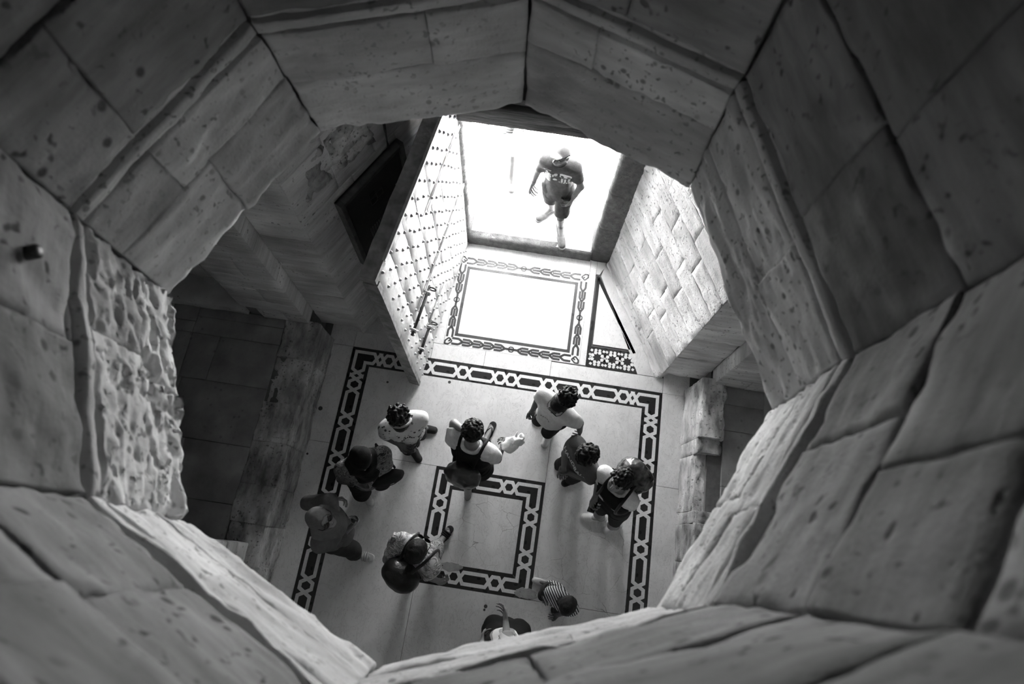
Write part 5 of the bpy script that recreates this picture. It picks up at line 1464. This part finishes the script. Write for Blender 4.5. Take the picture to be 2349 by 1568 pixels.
dk = cloth('print ink', 0.03); decal(p, 'shirt_print', flat_poly([[(-0.06 + 0.018 * q, -0.012), (-0.049 + 0.018 * q, -0.012), (-0.049 + 0.018 * q, 0.014), (-0.06 + 0.018 * q, 0.014)] for q in range(7)] + [circ(0.03, -0.05, 0.016)]), p.Ch, -p.rs, A(0, 0, 1), dk, sh)

# woman in black headscarf
M['paisley'] = cloth_swirl('dark paisley blouse', 0.03, 0.24, 11); M['scarf_black'] = cloth('black headscarf', 0.010, 0.3)
p = Person('woman in black headscarf and paisley blouse looking down', 1.60, (829, 1050), [((826, 1120), (854, 1159)), ((870, 1094), (901, 1080))], (0.5, -0.87), skin=0.26, headdir=(0.35, -0.80, -0.30), hands=[(822, 1108, 0.98), (858, 1086, 1.02)], build=1.08, handpose=(0.8, 0.6), elbows=[('px', 789, 1092, 1.02), ('px', 884, 1066, 1.04)])
p.body(); p.shirt(M['paisley'], 0.46, 1.85, loose=0.028, bust=True); p.trousers(M['black_cloth'], 0.93, loose=0.02); p.shoes(cloth('pale shoe', 0.5)); p.hijab(M['scarf_black'], 0.13)
bc = p.P + p.rs * -0.17 + p.fs * 0.14 + A(0, 0, 0.02)
F = Field(bc - 0.26, bc + 0.26, 0.010); F.ell(bc, (p.rs, p.fs, A(0, 0, 1)), (0.16, 0.07, 0.13), 0); F.wrinkle(0.008, 12, 5)
hb = empty('handbag', (bc[0], bc[1], bc[2] - 0.13), label='black handbag with small pale tag held by the black-scarfed woman', category='bag'); inv = Matrix.Translation((-bc[0], -bc[1], -(bc[2] - 0.13)))
o = obj('bag', fmesh('bag', F), M['black_cloth'], hb); o.matrix_parent_inverse = inv
o = obj('bag_strap', tube([bc + p.rs * 0.12 + A(0, 0, 0.09), bc + p.rs * 0.06 + A(0, 0, 0.25), p.N - p.rs * 0.13 + A(0, 0, 0.045), p.N - p.rs * 0.15 - p.fs * 0.1, bc - p.rs * 0.10 - p.fs * 0.05 + A(0, 0, 0.1)], 0.011), M['black_cloth'], hb); o.matrix_parent_inverse = inv
tg = bc + p.fs * 0.068 + p.rs * -0.03 + A(0, 0, 0.045); o = obj('tag', pmesh('tag', [tg + p.rs * a + A(0, 0, b) + p.fs * 0.004 for a, b in ((-.018, -.01), (.018, -.01), (.018, .01), (-.018, .01))], [(0, 1, 2, 3), (3, 2, 1, 0)]), M['print'], hb); o.matrix_parent_inverse = inv

# woman in grey headscarf and sunglasses, looking up
M['scarf_grey'] = cloth('grey headscarf', 0.17, 0.12); M['cardigan'] = cloth('grey cardigan', 0.14, 0.12)
p = Person('woman in grey headscarf and sunglasses looking up', 1.60, (737, 1190), [((812, 1272), (855, 1279)), ((760, 1208), (792, 1218))], (1, 0.02), skin=0.33, headdir=(0.80, -0.14, 0.58), hands=[(797, 1215, 1.03), (762, 1145, 1.10)], build=1.06, elbows=[('px', 765, 1245, 1.05), ('px', 707, 1153, 1.12)], handpose=(0.7, 0.55), palm=(A(0, 0.9, 0.3), None))
p.body(); p.shirt(M['cardigan'], 0.44, 1.85, loose=0.022, bust=True); p.trousers(M['denim'], 0.86, loose=0.012); p.shoes(cloth('pale sandal strap', 0.45), 'sole', open_=True); p.hijab(M['scarf_grey'], 0.12); p.glasses()
F = Field(p.Ch - 0.3, p.Ch + 0.3, 0.010); p.torso(F, 0.034, 0.035); p.bust(F, 0.030); q_ = p.Ch + p.fs * 0.12 + p.rs * -0.03 - A(0, 0, 0.06)
g = F._all(); PP = np.stack(np.meshgrid(*g, indexing='ij'), -1) - q_; F.F = np.maximum(F.F, np.maximum(np.abs(PP @ p.rs) - 0.055, np.maximum(np.abs(PP[..., 2]) - 0.11, -(PP @ p.fs) - 0.08)))
p.part('undershirt', fmesh('undershirt', F, 1), M['white_cloth'])
tp_ = p.wr[0] + nrm(p.wr[0] - p.el[0]) * 0.09 + A(0, 0.02, 0.02)
cup = empty('cup', tuple(tp_), label='small pale cup in the hands of the grey-scarfed woman', category='cup')
cm = bpy.data.meshes.new('cup'); bm = bmesh.new(); bmesh.ops.create_cone(bm, segments=16, radius1=0.026, radius2=0.036, depth=0.09, cap_ends=False); bmesh.ops.solidify(bm, geom=bm.faces[:], thickness=0.003); bm.to_mesh(cm); bm.free()
obj('cup_wall', cm, mat_plain('pale plastic', 0.45, 0.2, 0.05), cup)
obj('cup_base', pmesh('cup_base', *prism(ngon(0, 0, 0.025, 14), -0.045, -0.040)), mat_plain('pale plastic base', 0.45, 0.2, 0.05), cup)

# woman with drawstring bag in the middle, seen from behind
p = Person('woman with white sleeves and round dark bag walking to the door', 1.62, (1084, 990), [((1108, 1022), (1134, 967)), ((1072, 1140), (1083, 1092))], (0.22, 0.97), skin=0.22, headdir=(0.05, 0.75, -0.65), hands=[(1150, 1032, 1.08), (1063, 986, 1.46)], elbows=[('px', 1140, 1052, 1.10), ('px', 1042, 972, 1.34)], chest=(1082, 1020), pelvis=(1086, 1066), build=1.04, handpose=(0.9, 0.8))
p.body(toes=True); p.shirt(M['white_cloth'], 0.50, 0.72, loose=0.024); p.vest(M['black_cloth'], 0.46, 0.034); p.trousers(M['black_cloth'], 0.55, loose=0.015); p.shoes(M['black_cloth'], 'dark_sole', open_=True, strap='thong'); p.hair('curly', 0.012, n=330, low=0.10)
M['shiny_bag'] = mat_plain('shiny dark satin', 0.03, 0.28, 0.5, 9, 0.6, 0.6)
backpack(p, 'round shiny dark drawstring bag on the back of the woman in the middle', M['shiny_bag'], (0.145, 0.10, 0.15), -0.03, 0.23, 10, M['black_cloth'], 0.014)
cw = p.wr[0] + A(0.06, 0.05, 0.0); F = Field(cw - 0.22, cw + 0.22, 0.008)
rr_ = np.random.RandomState(4)
F.ell(cw, np.eye(3), (0.075, 0.065, 0.075), 0.0); F.ell(cw + A(0.05, 0.05, 0.02), np.eye(3), (0.05, 0.04, 0.05), 0.04)
for _ in range(7): v = A(0.05, 0.045, 0.03) + rr_.normal(size=3) * 0.03; F.cap(cw + v * 0.5, cw + v * 1.9, 0.026, 0.008, 0.02)
F.wrinkle(0.022, 15, 3); F.wrinkle(0.008, 34, 6)
obj('shawl', fmesh('shawl', F, 0), M['white_cloth'], None, label='crumpled white shawl over the forearm of the middle woman', category='shawl')

# woman with black backpack, flowered top
M['flower'] = cloth_swirl('pale flowered blouse', 0.62, 0.16, 9, 2.0); M['flower_leg'] = cloth_swirl('flowered leggings', 0.40, 0.05, 12, 2.0)
p = Person('woman with black backpack and flowered clothes striding beside the inner square', 1.60, (955, 1264), [((1003, 1252), (1036, 1208)), ((934, 1352), (945, 1312))], (0.5, 0.87), skin=0.22, headdir=(0.3, 0.75, -0.6), hands=[(1000, 1330, 0.98), (899, 1242, 1.27)], elbows=[('px', 976, 1318, 1.06), ('px', 889, 1282, 1.12)], build=1.03, handpose=(0.7, 1.15))
p.body(toes=True); p.shirt(M['flower'], 0.42, 0.80, loose=0.024, bust=True); p.trousers(M['flower_leg'], 0.84, loose=0.01); p.shoes(M['black_cloth'], 'dark_sole', open_=True); p.hair('short', 0.015, low=0.11); p.glasses(up=0.075, out=-0.01)
M['black_nylon'] = mat_plain('black nylon', 0.008, 0.35, 0.2, 20, 0.3, 0.4)
backpack(p, 'plain black backpack on the woman with flowered clothes', M['black_nylon'], (0.145, 0.115, 0.21), 0.06, 0.21, 0, None, 0.005)
wb = p.wr[1]; dW = nrm(p.wr[1] - p.el[1])
p.part('wrist_band', fmesh('wrist_band', (lambda G: (G.cap(wb - dW * 0.05, wb + dW * 0.01, 0.036, 0.032, 0.0), G.clip(wb + dW * 0.012, dW), G.clip(wb - dW * 0.05, -dW), G)[-1])(Field(wb - 0.12, wb + 0.12, 0.006)), 0), cloth_stripes('striped wrist band', 0.6, 0.12, 30, tuple(dW)))

# girl with afro puff and glasses
M['tee_white'] = cloth('white tee', 0.60, 0.08); M['sneaker'] = cloth('white sneaker', 0.62, 0.1)
p = Person('girl with afro puff, glasses and white tee near the border', 1.54, (1283, 926), [((1250, 955), (1225, 967)), ((1265, 980), (1247, 1025))], (-0.55, -0.83), skin=0.11, headdir=(-0.55, -0.72, -0.30), hands=[(1223, 938, 0.90), (1330, 990, 0.84)], build=1.04, elbows=[('px', 1236, 914, 1.04), ('px', 1329, 970, 1.04)], handpose=(1.0, 0.6))
p.body(); sh = p.shirt(M['tee_white'], 0.48, 0.70, loose=0.024, bust=True); p.trousers(M['black_cloth'], 0.93); p.shoes(M['sneaker']); p.hair('short', 0.011); p.glasses(M['iron'], dark=False, name='spectacles')
hk = p.hk; p.puff(p.C + p.hu * 0.085 * hk - p.hf * 0.105 * hk + p.hr * -0.02, 0.082)
sc_ = p.C + p.hu * 0.075 * hk - p.hf * 0.055 * hk; ax_ = nrm(p.hu * 0.7 - p.hf); b1 = p.hr; b2 = np.cross(ax_, b1)
p.part('hair_tie', tube([sc_ + (b1 * math.cos(t) + b2 * math.sin(t)) * 0.055 for t in np.linspace(0, 2 * math.pi, 16, endpoint=False)], 0.013, 8, True), M['paisley'])
decal(p, 'shirt_print', flat_poly([circ(-0.06 + 0.022 * (q % 5), 0.012 - 0.03 * (q // 5), 0.008, 0.011, 8) for q in range(10)] + [[(-0.01, -0.07), (0.002, -0.07), (0.002, -0.035), (-0.01, -0.035)], circ(0.03, -0.052, 0.017, 0.018)]), p.Ch - A(0, 0, 0.01), -p.rs, A(0, 0, 1), M['print_mid'], sh)

# boy with curly hair, HANDBALL shirt
M['tee_grey'] = cloth('grey tee', 0.105, 0.1)
p = Person('curly-haired boy in a grey tee with block lettering across the chest', 1.50, (1346, 1044), [((1302, 1060), (1277, 1072)), ((1330, 1092), (1291, 1110))], (-0.80, -0.60), skin=0.16, headdir=(-0.62, -0.62, -0.48), hands=[(1293, 1072, 0.90), (1309, 1084, 0.88)], elbows=[('px', 1297, 1040, 1.0), ('px', 1354, 1102, 0.98)], handpose=(0.8, 0.8))
p.body(); sh = p.shirt(M['tee_grey'], 0.47, 0.62, loose=0.022); p.trousers(M['black_cloth'], 0.93); p.shoes(M['black_cloth'], 'dark_sole'); p.hair('curly', 0.014, n=330, curl=0.014)
decal(p, 'shirt_lettering', text_mesh('HANDBALL', 0.066), p.Ch + A(0, 0, 0.03), -p.rs, A(0, 0, 1), M['print'], sh, arch=-1.0)

# young woman with a big backpack looking up
p = Person('young woman with dark vest and backpack looking up at the viewer', 1.58, (1421, 1102), [((1384, 1189), (1333, 1185)), ((1418, 1205), (1385, 1218))], (-0.62, -0.78), skin=0.24, headdir=(-0.50, -0.55, 0.42), hands=[(1366, 1136, 0.98), (1410, 1148, 1.12)], elbows=[('px', 1374, 1108, 1.08), ('px', 1447, 1158, 1.08)], handpose=(0.7, 0.5))
p.body(); p.shirt(M['white_cloth'], 0.50, 0.62, loose=0.02, bust=True); p.vest(M['black_cloth'], 0.44, 0.034); p.trousers(cloth('short leggings', 0.05), 0.36, name='shorts'); p.shoes(M['sneaker']); p.hair('curly', 0.012, n=330, low=0.11, top=0.035)
M['shiny_pack'] = mat_plain('shiny dark patterned nylon', 0.05, 0.25, 0.9, 14, 0.8, 0.6)
backpack(p, 'big shiny patterned backpack on the young woman looking up', M['shiny_pack'], (0.15, 0.11, 0.20), 0.10, 0.21, 14, M['black_nylon'], 0.012)
dW = nrm(p.wr[0] - p.el[0]); ax_ = nrm(A(-0.3, -0.9, 0.2)); az_ = nrm(A(-0.4, 0.2, 0.9)); az_ = nrm(az_ - ax_ * (az_ @ ax_))
slab_obj('phone', p.wr[0] + dW * 0.09 + A(0, -0.02, 0.0), ax_, np.cross(az_, ax_), az_, 0.07, 0.034, 0.005, M['black_plastic'], 'black phone in the lowered hand of the young woman looking up', 'phone')

# small child
M['kid_stripes'] = cloth_stripes('black and white striped tee', 0.02, 0.68, 16, (0.8, 0.5, 0.1), 0.42)
p = Person('small child in striped tee crossing the cracked marble', 1.12, (1302, 1388), [((1262, 1340), (1222, 1329)), ((1290, 1398), (1262, 1412))], (-0.45, -0.89), skin=0.17, headdir=(-0.40, -0.70, -0.55), hands=[(1250, 1372, 0.46), (1276, 1412, 0.55)], pelvis=(1272, 1362), chest=(1290, 1378), handpose=(0.5, 0.5))
p.body(); p.shirt(M['kid_stripes'], 0.47, 0.75, loose=0.016); p.trousers(M['denim'], 0.80); p.shoes(M['sneaker']); p.hair('short', 0.012, low=0.05)

# person at the very bottom, mostly under the rim
M['sleeve_stripes'] = cloth_stripes('white and grey wide striped blouse', 0.75, 0.30, 5.0, (0.1, 1, 0.3), 0.6)
p = Person('woman in striped blouse and black skirt cut off by the near rim', 1.62, (1168, 1585), [((1192, 1462), (1196, 1424)), ((1127, 1462), (1131, 1420))], (0.05, 1), skin=0.28, headdir=(0.0, 0.85, -0.5), hands=[(1160, 1425, 0.98), None], elbows=[('px', 1163, 1470, 1.05), None], pelvis=(1155, 1490), chest=(1165, 1535), handpose=(0.4, 0.5))
p.body(toes=True); p.shirt(M['sleeve_stripes'], 0.46, 1.45, loose=0.03, bust=True); p.skirt(M['black_cloth'], 0.10, 0.14, 0.20); p.shoes(M['black_cloth'], 'dark_sole', open_=True); p.hair('short', 0.014, low=0.12)
